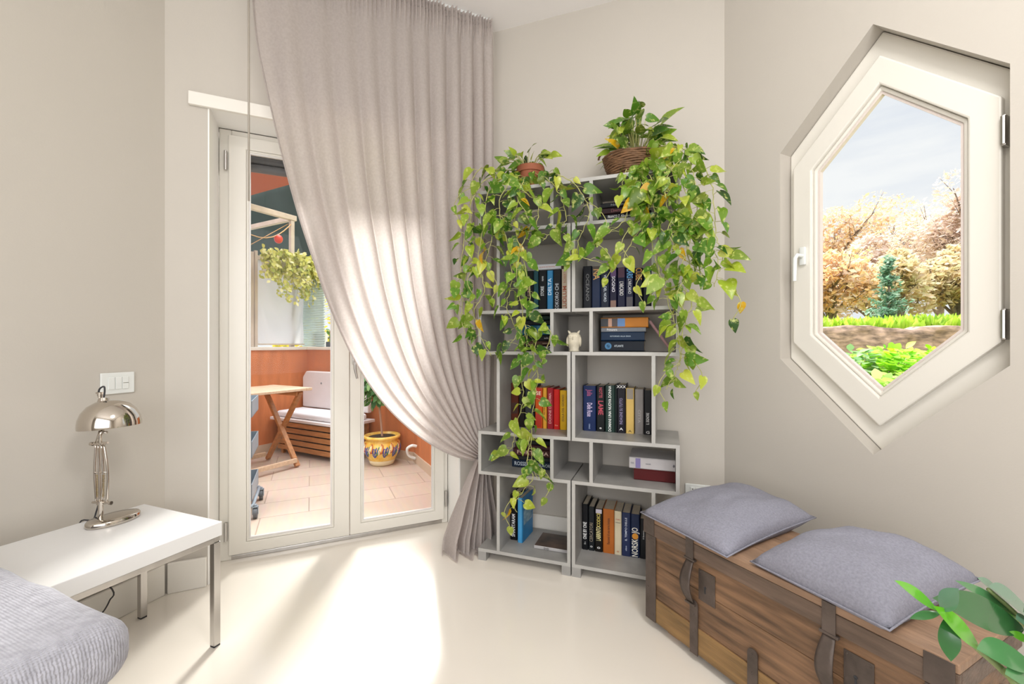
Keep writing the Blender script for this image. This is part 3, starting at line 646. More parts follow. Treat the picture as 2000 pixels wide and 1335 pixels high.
# ------------------------------------------------------------------ trailing pothos plants
GR = [hexc(h) for h in ('2c5018', '43701e', '5f8c28', '7a9e2e', '98b038', 'b6c04a')]
def pot_col(bright=0.0):
    r = random.random()
    if r > .88 - bright * .1: return mixc(hexc('c2c84a'), hexc('98b030'), random.random())
    if r < .02: return hexc('d8aa1e')
    c = GR[min(5, int(abs(random.gauss(2.1 + bright * 1.6, 1.25))))]
    return mixc(c, random.choice(GR), .3)
CAMP = Vector((0, 0, EYE))
def vine(plant, M, path, n_leaf, size=(.055, .085), bright=0, r=.0028, jit=.02, first=0.0):
    inv = M.inverted(); P = smooth_path([inv @ B.w(*q) for q in path], 7)
    P = [p + (rvec() * .004 if 0 < i < len(P) - 1 else Vector()) for i, p in enumerate(P)]
    st = MB().tube(P, [r * (1 - .45 * i / len(P)) for i in range(len(P))], 6)
    Lf = Leaves(); cl = inv @ CAMP; side = 1
    seg = [0]
    for a_, b_ in zip(P, P[1:]): seg.append(seg[-1] + (b_ - a_).length)
    for k in range(n_leaf):
        s_ = seg[-1] * (first + (1 - first) * (k + rnd(.2, .8)) / n_leaf); i = max(j for j in range(len(P)) if seg[j] <= s_ + 1e-9); i = min(i, len(P) - 2)
        p = P[i].lerp(P[i + 1], min(1, (s_ - seg[i]) / max(1e-6, seg[i + 1] - seg[i]))); tan = (P[i + 1] - P[i]).normalized()
        vw = (cl - p).normalized(); lat = vw.cross(Vector((0, 0, 1))).normalized() * side; side = -side if random.random() < .8 else side
        pet = (lat * rnd(.4, 1) + Vector((0, 0, rnd(-.2, .5))) + vw * rnd(.1, .8) + tan * .2).normalized() * rnd(.018, .045)
        q = p + pet
        st.tube([p, p + pet * .6 + Vector((0, 0, .004)), q], .0012, 4, cap=False)
        tip = (Vector((0, 0, -1)) * rnd(.1, 1) + lat * rnd(-.1, 1.1) + vw * rnd(-.3, .6) + tan * rnd(0, .4) + rvec() * .4)
        nor = vw * rnd(.3, 1.1) + Vector((0, 0, rnd(0, .9))) + rvec() * .85
        Lf.add(q, tip, nor, rnd(*size) * random.choice((.62, .85, 1, 1.05)), pot_col(bright), HEART, rnd(.6, .88), rnd(.1, .5), rnd(.1, .55))
    if random.random() < .8:                                             # a bare side shoot hanging in a loose curve
        i = random.randrange(len(P) // 3, len(P) - 2); p = P[i]; vw = (cl - p).normalized(); lat = vw.cross(Vector((0, 0, 1))).normalized() * random.choice((-1, 1))
        S = smooth_path([p, p + lat * .05 + vw * .02 - Vector((0, 0, .03)), p + lat * .09 + vw * .03 - Vector((0, 0, .10)), p + lat * .06 + vw * .02 - Vector((0, 0, .17))], 4); st.tube(S, .0018, 5)
        for q in (S[4], S[8], S[-1]): Lf.add(q, Vector((0, 0, -1)) + rvec() * .5, vw + rvec() * .5, rnd(.04, .06), pot_col(bright + .6), HEART, .75, .25, .3)
    v = obj('vine', st, M_STEM, plant, True); Lf.build('foliage', M_POTHOS, v)
def crown(plant, M, c, rx, rz, n, size, bright=0, up=.5):
    """leaves standing over the pot on short stalks"""
    st = MB(); Lf = Leaves(); inv = M.inverted()
    for k in range(n):
        a_ = rnd(0, 2 * math.pi); rr = rnd(.15, 1); base = Vector((c[0] + .02 * math.cos(a_), c[1] + .02 * math.sin(a_), c[2]))
        top = Vector((c[0] + rx * rr * math.cos(a_), c[1] + rx * rr * .8 * math.sin(a_), c[2] + rz * rnd(.25, 1) * (1.15 - .6 * rr)))
        st.tube(smooth_path([base, base.lerp(top, .5) + Vector((0, 0, .02)), top], 3), .0016, 5, cap=False)
        o_ = Vector((math.cos(a_), math.sin(a_), 0))
        Lf.add(top, o_ + Vector((0, -.2, rnd(-.7, .5))) + rvec() * .35, Vector((0, -1, rnd(.2, 1))) + rvec() * .5, rnd(*size), pot_col(bright), HEART, rnd(.55, .8), rnd(.1, .35), rnd(.1, .35))
    s_ = obj('stems', st, M_STEM, plant, True); Lf.build('foliage', M_POTHOS, s_)
def vp(pts):
    """photo points on planes v in front of (or over) the bookcase -> bookcase coordinates"""
    r_ = []
    for X, Y, v in pts: q = B.px(X, Y, v); r_.append((q.x, v, q.z))
    return r_
# terracotta pot on the curtain-side unit
q = B.px(1036, 350, .08); pc = Vector((q.x, .08, ZS[6])); MP = B.M @ Matrix.Translation(pc + Vector((0, 0, .0005)))
p1 = thing('trailing_pothos', 'trailing pothos in a terracotta pot on the curtain-side bookcase unit', 'potted plant', MP, 'trailing pothos plants on the bookcase')
pr = [(.045, 0), (.05, .002), (.066, .085), (.072, .087), (.074, .118), (.068, .12), (.066, .104), (.001, .102)]
obj('pot', MB().lathe(pr, 32), M_TERRA, p1, 40); obj('soil', MB().lathe([(.001, .1), (.063, .1), (.06, .106), (.001, .108)], 24), M_SOIL, p1)
crown(p1, MP, (-.01, 0, .10), .14, .13, 26, (.05, .08))
pl = [
 ([(1025, 338, .10), (990, 338, .04), (950, 350, -.03), (925, 385, -.05), (910, 450, -.06), (900, 520, -.07), (896, 590, -.07), (908, 650, -.07), (925, 690, -.06)], 22, 0),
 ([(1025, 336, .10), (975, 330, .02), (930, 335, -.03), (918, 400, -.05), (925, 480, -.06), (910, 540, -.06), (900, 620, -.06)], 18, .2),
 ([(1028, 340, .09), (1000, 350, -.02), (975, 400, -.04), (990, 470, -.05), (1000, 540, -.06), (990, 600, -.06), (1010, 650, -.06), (985, 680, -.06)], 24, 0),
 ([(1030, 340, .08), (1020, 360, -.03), (1005, 430, -.05), (1020, 500, -.06), (1035, 570, -.06), (1025, 640, -.06), (1040, 690, -.06), (1050, 735, -.06), (1042, 790, -.07), (1038, 850, -.07), (1040, 905, -.07), (1050, 935, -.07)], 30, .3),
 ([(1032, 340, .08), (1010, 380, -.04), (1035, 440, -.05), (1010, 500, -.07), (1015, 580, -.07), (1030, 660, -.07), (1018, 720, -.07), (1022, 780, -.07), (1008, 830, -.08), (1000, 870, -.08), (985, 890, -.08), (962, 885, -.08)], 28, .8),
 ([(1040, 340, .08), (1070, 350, -.02), (1095, 385, -.04), (1105, 430, -.05), (1080, 450, -.05), (1060, 470, -.05)], 14, -.2),
 ([(1040, 336, .10), (1075, 338, .0), (1110, 350, -.04), (1140, 385, -.05), (1150, 420, -.05), (1130, 470, -.05), (1125, 500, -.05)], 14, -.2),
 ([(1035, 850, -.07), (1030, 905, -.08), (1042, 930, -.08), (1020, 960, -.08), (1005, 985, -.08), (1010, 1000, -.08)], 6, 1.2),
 ([(1030, 342, .08), (1015, 365, -.03), (1050, 400, -.05), (1040, 450, -.06), (1000, 440, -.06), (970, 420, -.06), (960, 470, -.06), (945, 520, -.06)], 24, .2),
 ([(1020, 340, .09), (985, 345, -.01), (955, 370, -.04), (945, 440, -.06), (935, 500, -.06), (945, 570, -.06), (925, 610, -.06), (945, 670, -.06), (960, 695, -.06)], 20, .6),
 ([(1042, 690, -.06), (1055, 640, -.06), (1075, 650, -.05), (1060, 700, -.06), (1035, 745, -.07)], 8, .5),
]
for pts_, n, br in pl: vine(p1, MP, vp(pts_), int(n * 1.55), (.052, .09), br)
# wicker basket on the chest-side unit
q = B.px(1230, 320, .11); pc = Vector((q.x, .11, ZS[6])); MP2 = B.M @ Matrix.Translation(pc + Vector((0, 0, .0005)))
p2 = thing('trailing_pothos', 'trailing pothos in a dark wicker basket on the chest-side bookcase unit', 'potted plant', MP2, 'trailing pothos plants on the bookcase')
bs = MB()
for k in range(12):
    z = .006 + k * .0098; rr = .082 + .034 * (k / 11) ** .8
    pts_ = [(rr * 1.12 * math.cos(a_ * 2 * math.pi / 36) * (1 + .012 * (-1) ** (a_ + k)), rr * .9 * math.sin(a_ * 2 * math.pi / 36) * (1 + .012 * (-1) ** (a_ + k)), z + .003 * math.sin(a_ * .9 + k)) for a_ in range(36)]
    bs.tube(pts_, .0058, 6, closed=True)
bs.lathe([(.083, .0), (.112, .11), (.108, .11), (.08, .004)], 30, sx=1.1, sy=.88)
obj('basket', bs, M_WICK, p2, True); obj('soil', MB().lathe([(.001, .095), (.105, .095), (.1, .102), (.001, .104)], 24, sx=1.1, sy=.88), M_SOIL, p2)
for sg in (-1, 1): obj('handle', MB().tube([(sg * .12 + .03 * math.cos(a_), -.03 + .03 * 0, .11 + .03 * math.sin(a_)) for a_ in [k * math.pi / 8 for k in range(9)]], .005, 6), M_WICK, p2, True)
crown(p2, MP2, (.03, 0, .09), .15, .27, 74, (.07, .11), -.1)
pl = [
 ([(1240, 300, .12), (1285, 290, .06), (1330, 295, -.02), (1352, 330, -.05), (1362, 400, -.07), (1372, 460, -.08), (1400, 500, -.09), (1405, 530, -.09)], 26, .2),
 ([(1245, 300, .12), (1300, 285, .05), (1350, 300, -.03), (1385, 345, -.06), (1395, 400, -.09), (1398, 460, -.09), (1410, 500, -.09), (1395, 560, -.09)], 22, .2),
 ([(1240, 310, .10), (1285, 320, -.02), (1315, 370, -.05), (1330, 440, -.06), (1345, 510, -.07), (1338, 580, -.07), (1325, 630, -.07), (1328, 690, -.07), (1318, 730, -.06), (1300, 760, -.06)], 26, .7),
 ([(1238, 315, .08), (1255, 360, -.04), (1280, 420, -.06), (1275, 480, -.07), (1290, 540, -.07), (1305, 590, -.07), (1320, 640, -.07)], 24, 0),
 ([(1235, 315, .08), (1240, 370, -.05), (1255, 430, -.06), (1235, 470, -.06), (1210, 510, -.06), (1170, 512, -.06), (1135, 500, -.06)], 14, .3),
 ([(1245, 310, .08), (1290, 350, -.04), (1305, 420, -.07), (1320, 480, -.08), (1355, 520, -.08), (1385, 545, -.09)], 22, .2),
 ([(1245, 305, .10), (1310, 330, -.03), (1345, 390, -.06), (1350, 460, -.08), (1330, 520, -.08), (1300, 545, -.08), (1285, 575, -.08)], 24, .4),
 ([(1230, 318, .06), (1215, 365, -.04), (1225, 420, -.06), (1195, 450, -.06), (1165, 470, -.06), (1150, 480, -.06)], 10, .3),
 ([(1245, 312, .08), (1275, 360, -.04), (1265, 420, -.06), (1295, 450, -.07), (1330, 450, -.08), (1360, 430, -.08)], 22, .5),
 ([(1330, 560, -.07), (1350, 590, -.07), (1335, 640, -.07), (1332, 690, -.07), (1325, 715, -.07)], 8, 1.0),
]
for pts_, n, br in pl: vine(p2, MP2, vp(pts_), int(n * 1.55), (.055, .093), br)
# ------------------------------------------------------------------ wooden chest
K = Frame(.558, 1.798, (.449, -.893)); KL, KD, KZ0, KZ1 = .94, .36, .03, .452
ch = thing('wooden_chest', 'old brown wooden chest with iron straps and hasps under the hexagonal window', 'chest', K.M)
LZ = .378
body = MB(); zs = [KZ0, .128, .262, LZ - .002]
for a, b in zip(zs, zs[1:]): body.box(.0, KL, .0, .02, a + .0006, b - .0006, .002).box(.0, KL, KD - .02, KD, a + .0006, b - .0006, .002)
for a, b in zip(zs, zs[1:]): body.box(.0, .02, .0205, KD - .0205, a + .0006, b - .0006, .002).box(KL - .02, KL, .0205, KD - .0205, a + .0006, b - .0006, .002)
body.box(.02, KL - .02, .02, KD - .02, KZ0, KZ0 + .015)
obj('box', body, M_OLDWOOD, ch)
obj('lower_plank', MB().box(.003, KL - .003, -.003, -.0002, KZ0 + .002, .126, .001), M_OLDWOOD_Y, ch, label='honey-coloured lowest front plank')
lid = MB()
for a, b in ((-.012, .112), (.113, .245), (.246, KD + .006)): lid.box(-.008, KL + .008, a, b, KZ1 - .022, KZ1, .003)
ld = obj('lid', lid, mat('worn_lid_wood', hexc('a5846a'), .55, var=.45, scale=5, stretch=(.8, 5, 5), bump=.3, bscale=18, detail=8), ch)
obj('lid_skirt', MB().box(-.008, KL + .008, -.0125, -.0008, LZ, KZ1 - .0225, .002).box(-.008, -.001, .0, KD, LZ, KZ1 - .0225, .002).box(KL + .001, KL + .008, .0, KD, LZ, KZ1 - .0225, .002), M_OLDWOOD_D, ld)
def nails(m, pts_):
    for x, z in pts_: m.ball((x, 0, z), .0045, 8, 1, .6, 1)
    return m
for x0, x1 in ((-.0015, .053), (KL - .053, KL + .0015)):
    e = obj('corner_iron', MB().box(x0, x1, -.0065, -.0035, KZ0, LZ - .004, .001).box(x0 if x0 < 0 else KL, 0 if x0 < 0 else x1, -.0035, .07, KZ0, LZ - .004, .0005), M_IRON, ch)
    xm = (x0 + x1) / 2
    nm = MB()
    for z in (.06, .16, .27, .35):
        for xx in (xm - .014, xm + .014): nm.ball((xx, -.0068, z), .004, 8, 1, .5, 1)
    obj('nails', nm, M_IRON, e, True)
    obj('lid_corner_iron', MB().box(x0, x1, -.0155, -.0128, LZ + .004, KZ1 - .002, .001), M_IRON, ld)
for k, xs in enumerate((.228, .690)):
    hs = obj('hasp', MB().box(xs - .017, xs + .017, -.0165, -.013, LZ - .006, KZ1 + .001, .001), M_IRON, ch)
    pts_ = []
    arc = MB()
    def hf(u, v, xs=xs): z = LZ - .012 - v * .155; bow = math.sin(math.pi * v); return (xs + (u - .5) * (.03 + .014 * bow), -.012 - .030 * bow, z)
    arc.grid(hf, 4, 14); o = obj('hasp_loop', arc, M_IRON, hs, True); sm = o.modifiers.new('s', 'SOLIDIFY'); sm.thickness = .004
    obj('hasp_bar', MB().box(xs - .024, xs + .024, -.018, -.005, LZ - .014, LZ - .006, .002).box(xs - .022, xs + .022, -.016, -.004, LZ - .176, LZ - .168, .002), M_IRON, hs)
    lp = obj('lock_plate', MB().box(xs + .03, xs + .098, -.0035, -.0003, .235, .345, .001), M_IRON, ch)
    kh = MB().tube([(xs + .058, -.0046, .287), (xs + .058, -.0034, .287)], .005, 10).box(xs + .0555, xs + .0605, -.0046, -.0034, .267, .285)
    obj('keyhole', kh, M_BLACK, lp)
    nm = MB()
    for xx in (.038, .09):
        for z in (.243, .337): nm.ball((xs + xx, -.0036, z), .0035, 8, 1, .5, 1)
    obj('nails', nm, M_IRON, lp, True)
def strap(x, zt):
    m = MB(); n = 8; o_ = [(x - .017, KZ0 - .003), (x + .017, KZ0 - .003)] + [(x + .017 * math.cos(a), zt - .017 + .017 * math.sin(a)) for a in [math.pi * k / n for k in range(n + 1)]]
    m.poly(o_, -.0075, -.0035); s_ = obj('strap', m, M_IRON, ch)
    nm = MB()
    z = KZ0 + .02
    while z < zt - .01: nm.ball((x, -.0078, z), .0038, 8, 1, .5, 1); z += .06
    obj('nails', nm, M_IRON, s_, True)
for x, z in ((.240, .222), (.466, .186), (.700, .222)): strap(x, z)
for x in (.08, KL - .14):
    for y in (.03, KD - .1): obj('foot', MB().box(x, x + .06, y, y + .07, 0, KZ0 - .0005, .004), mat('pale_block_wood', hexc('b98a58'), .6, var=.3, scale=20), ch)
obj('side_handle', MB().tube(smooth_path([(KL + .004, .12, .26), (KL + .02, .13, .235), (KL + .024, .18, .225), (KL + .02, .23, .235), (KL + .004, .24, .26)], 4), .006, 8), M_IRON, ch, True)
obj('end_batten', MB().box(KL + .0005, KL + .018, .08, .28, .262, .30, .003), M_OLDWOOD_D, ch)

# cushions
def cushion(label, cs, hgt, seed, sag=.0):
    """cs = corners (left, front, right, back) in chest coordinates with their own heights"""
    cs = [Vector(c) for c in cs]; ctr_ = sum(cs, Vector()) / 4; o3 = Vector((ctr_.x, ctr_.y, KZ1)); M = K.M @ Matrix.Translation(o3)
    t = thing('cushion', label, 'cushion', M, 'grey linen cushions on the chest'); N = 30
    def base(u, v):
        uu = u + .035 * math.sin(2 * math.pi * 1) ; p = cs[0].lerp(cs[1], u).lerp(cs[3].lerp(cs[2], u), v)
        e = .045 * (1 - (2 * u - 1) ** 2) * abs(2 * v - 1) ** 3; f = .045 * (1 - (2 * v - 1) ** 2) * abs(2 * u - 1) ** 3
        d = (ctr_ - p); return p + d * (e * (.25 if v < .5 else 1.4) + f * 1.2)
    def prof(u, v):
        a = max(0, 1 - abs(2 * u - 1) ** 3.0); b = max(0, 1 - abs(2 * v - 1) ** 3.0); return (a * b) ** .47
    def top(u, v):
        p = base(u, v); h = prof(u, v); wv = noise.noise((u * 3.1 + seed, v * 3.3, seed)) * .012 + noise.noise((u * 9 + seed, v * 8, seed * 2)) * .0035
        return Vector((p.x, p.y, max(p.z + h * (hgt + wv * 1.5) - sag * h, KZ1 + .003))) - o3
    def bot(u, v):
        p = base(u, v); h = prof(u, v); onl = p.y < KD; z = p.z - h * .05
        return Vector((p.x, p.y, max(z, KZ1 + .0015) if h < .98 or 1 else z)) - o3
    m = MB().grid(top, N, N).grid(bot, N, N); bmesh.ops.remove_doubles(m.bm, verts=m.bm.verts, dist=.0012)
    o = obj('cover', m, M_LINEN, t, True)
    per = [base(k / 14, 0) for k in range(15)] + [base(1, k / 14) for k in range(1, 15)] + [base(1 - k / 14, 1) for k in range(1, 15)] + [base(0, 1 - k / 14) for k in range(1, 14)]
    obj('seam', MB().tube([p - o3 + Vector((0, 0, max(.002, .0035 - (p.z - KZ1)))) for p in per], .0028, 6, closed=True), M_LINEN, t, True)
def kc(X, Y, z): p = at_z(X, Y, z); q = K.loc(p); return (q.x, q.y - .036, z)
cushion('grey linen cushion on the far end of the chest, nearer the bookcase', (kc(1264, 998, .459), kc(1434, 1084, .459), kc(1604, 1008, .485), kc(1446, 942, .51)), .072, 1.3)
cushion('plump grey linen cushion on the near end of the chest, nearer the green plant', (kc(1480, 1092, .462), kc(1752, 1224, .466), kc(1930, 1126, .50), kc(1650, 1040, .515)), .092, 5.7)

# ------------------------------------------------------------------ side table
a_ = R(22); TF = Frame(-1.112, 1.671, (math.cos(a_), -math.sin(a_)))       # x to the right, y away; origin = near corner by the door
t = thing('side_table', 'white square side table on steel legs against the left wall', 'table', TF.M)
TW, TD, TZ = .49, .50, .471
obj('tabletop', MB().box(-TW, 0, -TD, 0, TZ - .053, TZ, .003), M_WHITE, t)
rz = TZ - .0535
obj('frame_rail', MB().box(-TW + .006, -.006, -.026, -.004, rz - .02, rz, .002).box(-TW + .006, -.006, -TD + .004, -TD + .026, rz - .02, rz, .002).box(-.026, -.004, -TD + .027, -.027, rz - .02, rz, .002).box(-TW + .004, -TW + .026, -TD + .027, -.027, rz - .02, rz, .002), M_STEEL, t)
for x in (-.004, -TW + .029):
    for y in (-.004, -TD + .029):
        l_ = obj('leg', MB().box(x - .025, x, y - .025, y, .006, rz - .0205, .002), M_STEEL, t)
        obj('foot_pad', MB().box(x - .024, x - .001, y - .024, y - .001, 0, .0058), M_BLACK, l_)
obj('cross_rail', MB().box(-TW + .2, -TW + .225, -TD + .027, -.027, rz - .019, rz - .001, .002), M_STEEL, t)

# ------------------------------------------------------------------ desk lamp
q = TF.loc(at_z(222, 1018, TZ)); LM = TF.M @ Matrix.Translation((q.x, q.y, TZ + .0005)); lp = thing('desk_lamp', 'polished nickel jointed desk lamp with a domed shade on the white table', 'lamp', LM)
obj('base', MB().lathe([(.001, 0), (.97, 0), (1.0, .006), (.985, .016), (.94, .021), (.5, .0235), (.001, .024)], 48, Matrix(), cap=False), M_CHROME, lp, 35)
b_ = lp.children[0]
for v in b_.data.vertices: v.co.x *= .058; v.co.y *= .085
xs, ys = -.026, -.028
obj('post', MB().tube([(xs, ys, .022), (xs, ys, .075)], .008, 14).tube([(xs, ys, .072), (xs, ys, .085)], .012, 14), M_CHROME, lp, 40)
vr = (LM.inverted().to_3x3() @ Vector((1, -.1, 0))).normalized()       # across the view from the camera side, so the arms fan out sideways
hz0, hz1 = .078, .300
P0 = Vector((xs, ys, 0))
for sg, w0, w1, w2 in ((-1, -.018, -.026, -.020), (-.1, -.003, -.006, -.010), (.4, .004, .010, .004), (1, .026, .030, .014)):
    obj('arm_rod', MB().tube(smooth_path([P0 + vr * w0 + Vector((0, 0, hz0)), P0 + vr * w1 + Vector((0, 0, .19)), P0 + vr * w2 + Vector((0, 0, hz1))], 5), .0042, 8), M_CHROME, lp, True)
obj('pivot_bar', MB().tube([P0 - vr * .034 + Vector((0, 0, hz0)), P0 + vr * .042 + Vector((0, 0, hz0))], .0045, 10).tube([P0 + vr * .036 + Vector((0, 0, hz0)), P0 + vr * .045 + Vector((0, 0, hz0))], .007, 10), M_CHROME, lp, 40)
obj('crossbar', MB().tube([P0 - vr * .028 + Vector((0, 0, .19)), P0 + vr * .032 + Vector((0, 0, .195))], .0035, 8), M_CHROME, lp, True)
obj('pivot_bar', MB().tube([P0 - vr * .040 + Vector((0, 0, hz1)), P0 + vr * .030 + Vector((0, 0, hz1 + .006))], .0045, 10).tube([P0 - vr * .042 + Vector((0, 0, hz1)), P0 - vr * .032 + Vector((0, 0, hz1))], .0075, 10), M_CHROME, lp, 40)
for sg in (-.012, .013):
    pts_ = [P0 + vr * (sg + .004 * math.cos(k * 1.2)) + Vector((0, 0, .10 + k * .0011)) + (vr.cross(Vector((0, 0, 1)))) * .004 * math.sin(k * 1.2) for k in range(78)]
    obj('spring', MB().tube(pts_, .0011, 4), mat('brass_spring', hexc('a08a55'), .3, metal=1), lp, True)
hd = P0 + Vector((0, 0, .30)); sc_ = P0 + vr * .040 + Vector((0, 0, .372))
obj('shade_arm', MB().tube([hd, hd + vr * -.004 + Vector((0, 0, .03)), hd + vr * .012 + Vector((0, 0, .062))], .006, 8).bar(hd - vr * .018, hd + Vector((0, 0, .05)), .008, .008).tube([hd + vr * .026 + Vector((0, 0, .045)), hd + vr * .0 + Vector((0, 0, .045))], .005, 8), M_CHROME, lp, True)
sp = [(.093, 0), (.0935, .012), (.090, .035), (.080, .060), (.062, .082), (.038, .096), (.015, .101), (.001, .102), (.001, .099), (.036, .093), (.060, .079), (.077, .058), (.087, .034), (.0905, .012), (.0915, .0)]
SM = Matrix.Translation(sc_ - Vector((0, 0, .005))) @ Matrix.Rotation(R(4), 4, vr.cross(Vector((0, 0, 1))))
sh_ = obj('shade', MB().lathe(sp + [sp[0]], 48, SM, cap=False), M_CHROME, lp, 50)
obj('bulb', MB().ball(SM @ Vector((0, 0, .035)), .022, 14), mat('frosted_bulb', (.85, .84, .80), .4), sh_, True)
tp = SM @ Vector((-.02 * vr.x, -.02 * vr.y, .098))
obj('shade_cap', MB().tube([tp - Vector((0, 0, .004)), tp + Vector((0, 0, .014))], [.020, .014], 16).tube([tp + Vector((0, 0, .014)) - vr * .016, tp + Vector((0, 0, .032)) - vr * .016], .007, 10).tube([tp + Vector((0, 0, .03)) - vr * .03, tp + Vector((0, 0, .03)) - vr * .005], .0045, 8), M_CHROME, sh_, 50)
cb = [tp + Vector((0, 0, .012)), tp + Vector((0, 0, .04)) + vr * .004, tp + Vector((0, 0, .055)) + vr * .0, tp + Vector((0, 0, .045)) - vr * .018, tp + Vector((0, 0, .02)) - vr * .024]
obj('cable_loop', MB().tube(smooth_path(cb, 5), .003, 8), M_BLACK, sh_, True)
# power cable: off the back of the base, over the far table edge, down to the skirting
inv = LM.inverted()
wp = [LM @ Vector((xs - .01, ys, .08)), LM @ Vector((xs - .05, ys + .01, .035)), TF.w(-TW + .03, q.y - .03, TZ + .006), TF.w(-TW - .012, q.y - .05, TZ - .005), TF.w(-TW - .016, q.y - .05, .34)]
for X, Y in ((219, 1150), (214, 1172), (203, 1192), (190, 1206)): p = L.px(X, Y, -.055); wp.append(L.w(*p))
wp.append(L.w(p.x - .05, -.06, .012))
obj('power_cable', MB().tube(smooth_path([inv @ p for p in wp], 5), .0028, 8), M_BLACK, lp, True)

# ------------------------------------------------------------------ sofa corner
SF = Frame(-.80, .935, (.92, -.39))
so = thing('sofa', 'light grey woven sofa corner in front of the white table', 'sofa', SF.M)
def soft(x0, x1, y0, y1, z0, z1, r, seed, amp):
    m = MB(); m.box(x0, x1, y0, y1, z0, z1)
    bmesh.ops.bevel(m.bm, geom=list(m.bm.edges), offset=r, segments=6, affect='EDGES', profile=.5)
    bmesh.ops.subdivide_edges(m.bm, edges=[e for e in m.bm.edges if e.calc_length() > .1], cuts=14, use_grid_fill=True)
    for v in m.bm.verts:
        n = noise.noise((v.co.x * 5 + seed, v.co.y * 5, v.co.z * 5)) * amp + noise.noise((v.co.x * 14, v.co.y * 14 + seed, v.co.z * 14)) * amp * .35
        c = Vector(((x0 + x1) / 2, (y0 + y1) / 2, (z0 + z1) / 2)); d = (v.co - c).normalized(); v.co += d * n
    return m
obj('seat_cushion', soft(-.95, 0, -.80, 0, .43, .576, .062, 2.2, .014), M_KNIT, so, True)
obj('base', soft(-.93, .008, -.78, -.008, .09, .425, .045, 6.1, .010), M_KNIT, so, True)
for x in (-.85, -.08):
    for y in (-.7, -.09): obj('leg', MB().tube([(x, y, 0), (x, y, .1)], [.016, .022], 12), M_OLDWOOD_D, so, 40)

# ------------------------------------------------------------------ curtain
def dp(X, Y, y): q = D.px(X, Y, y); return Vector((q.x, q.y, q.z))
YC = -.115; ZT = CEIL - .022
left_px = [(497, 60), (513, 150), (533, 240), (555, 330), (581, 420), (612, 510), (645, 600), (690, 695), (735, 765), (785, 820), (840, 862), (890, 887), (938, 897)]
tie = dp(944, 893, -.16)
lx = [dp(X, Y, YC) for X, Y in left_px]
lx = [Vector((dp(484, 10, YC).x, YC, ZT))] + lx
t0, t1 = lx[0].x, DL - .055
def samp(P, w):
    f = w * (len(P) - 1); i = min(int(f), len(P) - 2); return P[i].lerp(P[i + 1], f - i)
LP = smooth_path(lx, 6)
NF = 12
def warp(u): return u - .035 * math.sin(2 * math.pi * u) + .0 * u
def cur(u, w):
    p = samp(LP, w); g = (p.x - lx[0].x) / (tie.x - lx[0].x); hz_ = (ZT - p.z) / (ZT - lx[-1].z)
    ut = u ** .82
    xt = t0 + (t1 - t0) * ut; zt_ = ZT
    zt2 = lx[-1].z + (tie.z + .035 - lx[-1].z) * ut
    hz2 = hz_ + (w - hz_) * ut * .75
    xe = tie.x + (ut - .5) * .05
    gg = g ** (1 + .9 * ut)
    x = xt + (xe - xt) * gg; z = zt_ + (zt2 - zt_) * hz2
    # the fullness hangs in folds that deepen under the heading and bunch at the tie
    ph = 2 * math.pi * NF * (u ** 1.15) + 1.1 * math.sin(6 * u + 1.5 * w) + .6 * math.sin(13 * u)
    am = (.008 + .028 * min(1, w * 3)) * (1 - .5 * g) * (.75 + .55 * u) * (.6 + .9 * abs(noise.noise((u * 6, w * 1.2, 3))))
    y = YC + (tie.y - YC) * g ** 2 + am * math.sin(ph) + .008 * noise.noise((u * 14, w * 4, 1))
    gath = max(0, 1 - w / .045)
    y += gath ** .5 * .013 * math.sin(2 * math.pi * 52 * u + 2.5 * math.sin(20 * u))
    x += am * .35 * math.cos(ph) * (1 - gath)
    if w < .05: y += .004 * math.sin(w / .05 * math.pi * 3)
    return Vector((x, min(y, -.032), z))
cu = thing('curtain', 'greige linen curtain swept aside and tied over the balcony door', 'curtain', D.M)
pn = obj('panel', MB().grid(cur, 420, 110), M_CURTAIN, cu, True, fixn=False)
hd_ = MB()
for z_, a_ in ((ZT - .028, .0015), (ZT - .085, .0015)):
    hd_.tube([cur(k / 160, (ZT - z_) / (ZT - lx[-1].z) * .5) * 1 for k in range(161)], .0016, 4)
hd_.tube([cur(.001, .04 + .96 * k / 120) for k in range(121)], .0035, 5)
obj('heading_tape', hd_, M_CURTAIN, cu, True)
obj('curtain_track', MB().box(max(.02, t0 - .02), DL - .06, YC + .02, YC + .04, CEIL - .018, CEIL - .0005, .002), M_PLASTIC, cu)
wx = dp(485, 390, YC - .05)
obj('draw_rod', MB().tube([(wx.x, YC - .035, ZT - .03), (wx.x, YC - .035, wx.z)], .0045, 8), mat('grey_rod', hexc('a9a196'), .4), cu, True)
# gathered tail below the tie
def tail(u, w):
    a = u * 2 - 1; sp_ = .022 + .130 * min(1, w * 1.25) ** .8
    floor_ = .004
    zt_ = tie.z + .03; z = zt_ + (floor_ - zt_) * min(1, w / .94)
    cx = tie.x - .005 - .045 * w + .02 * w * a
    ph = 2 * math.pi * 5.5 * u + .8 * math.sin(3 * w + 2 * u)
    am = (.008 + .034 * min(1, w * 1.6)) * (.6 + .8 * abs(noise.noise((u * 5, w, 9))) * 2)
    x = cx + a * sp_ * (1.25 if a < 0 else .80); y = tie.y - .02 + am * math.sin(ph) - .02 * (1 - a * a) * w + .03 * a * w
    if w > .94: y += (w - .94) * -1.3 * (1.2 - abs(a)); z = floor_ + .006 * (1 + math.sin(ph))
    return Vector((x, y, z))
def tail_back(u, w):
    p = tail(u, w); p.y += .03; p.x = tie.x + .02 + (p.x - tie.x) * .8; return p
obj('tail', MB().grid(tail, 90, 50), M_CURTAIN, cu, True, fixn=False)
obj('tail', MB().grid(tail_back, 60, 40), M_CURTAIN, cu, True, fixn=False)
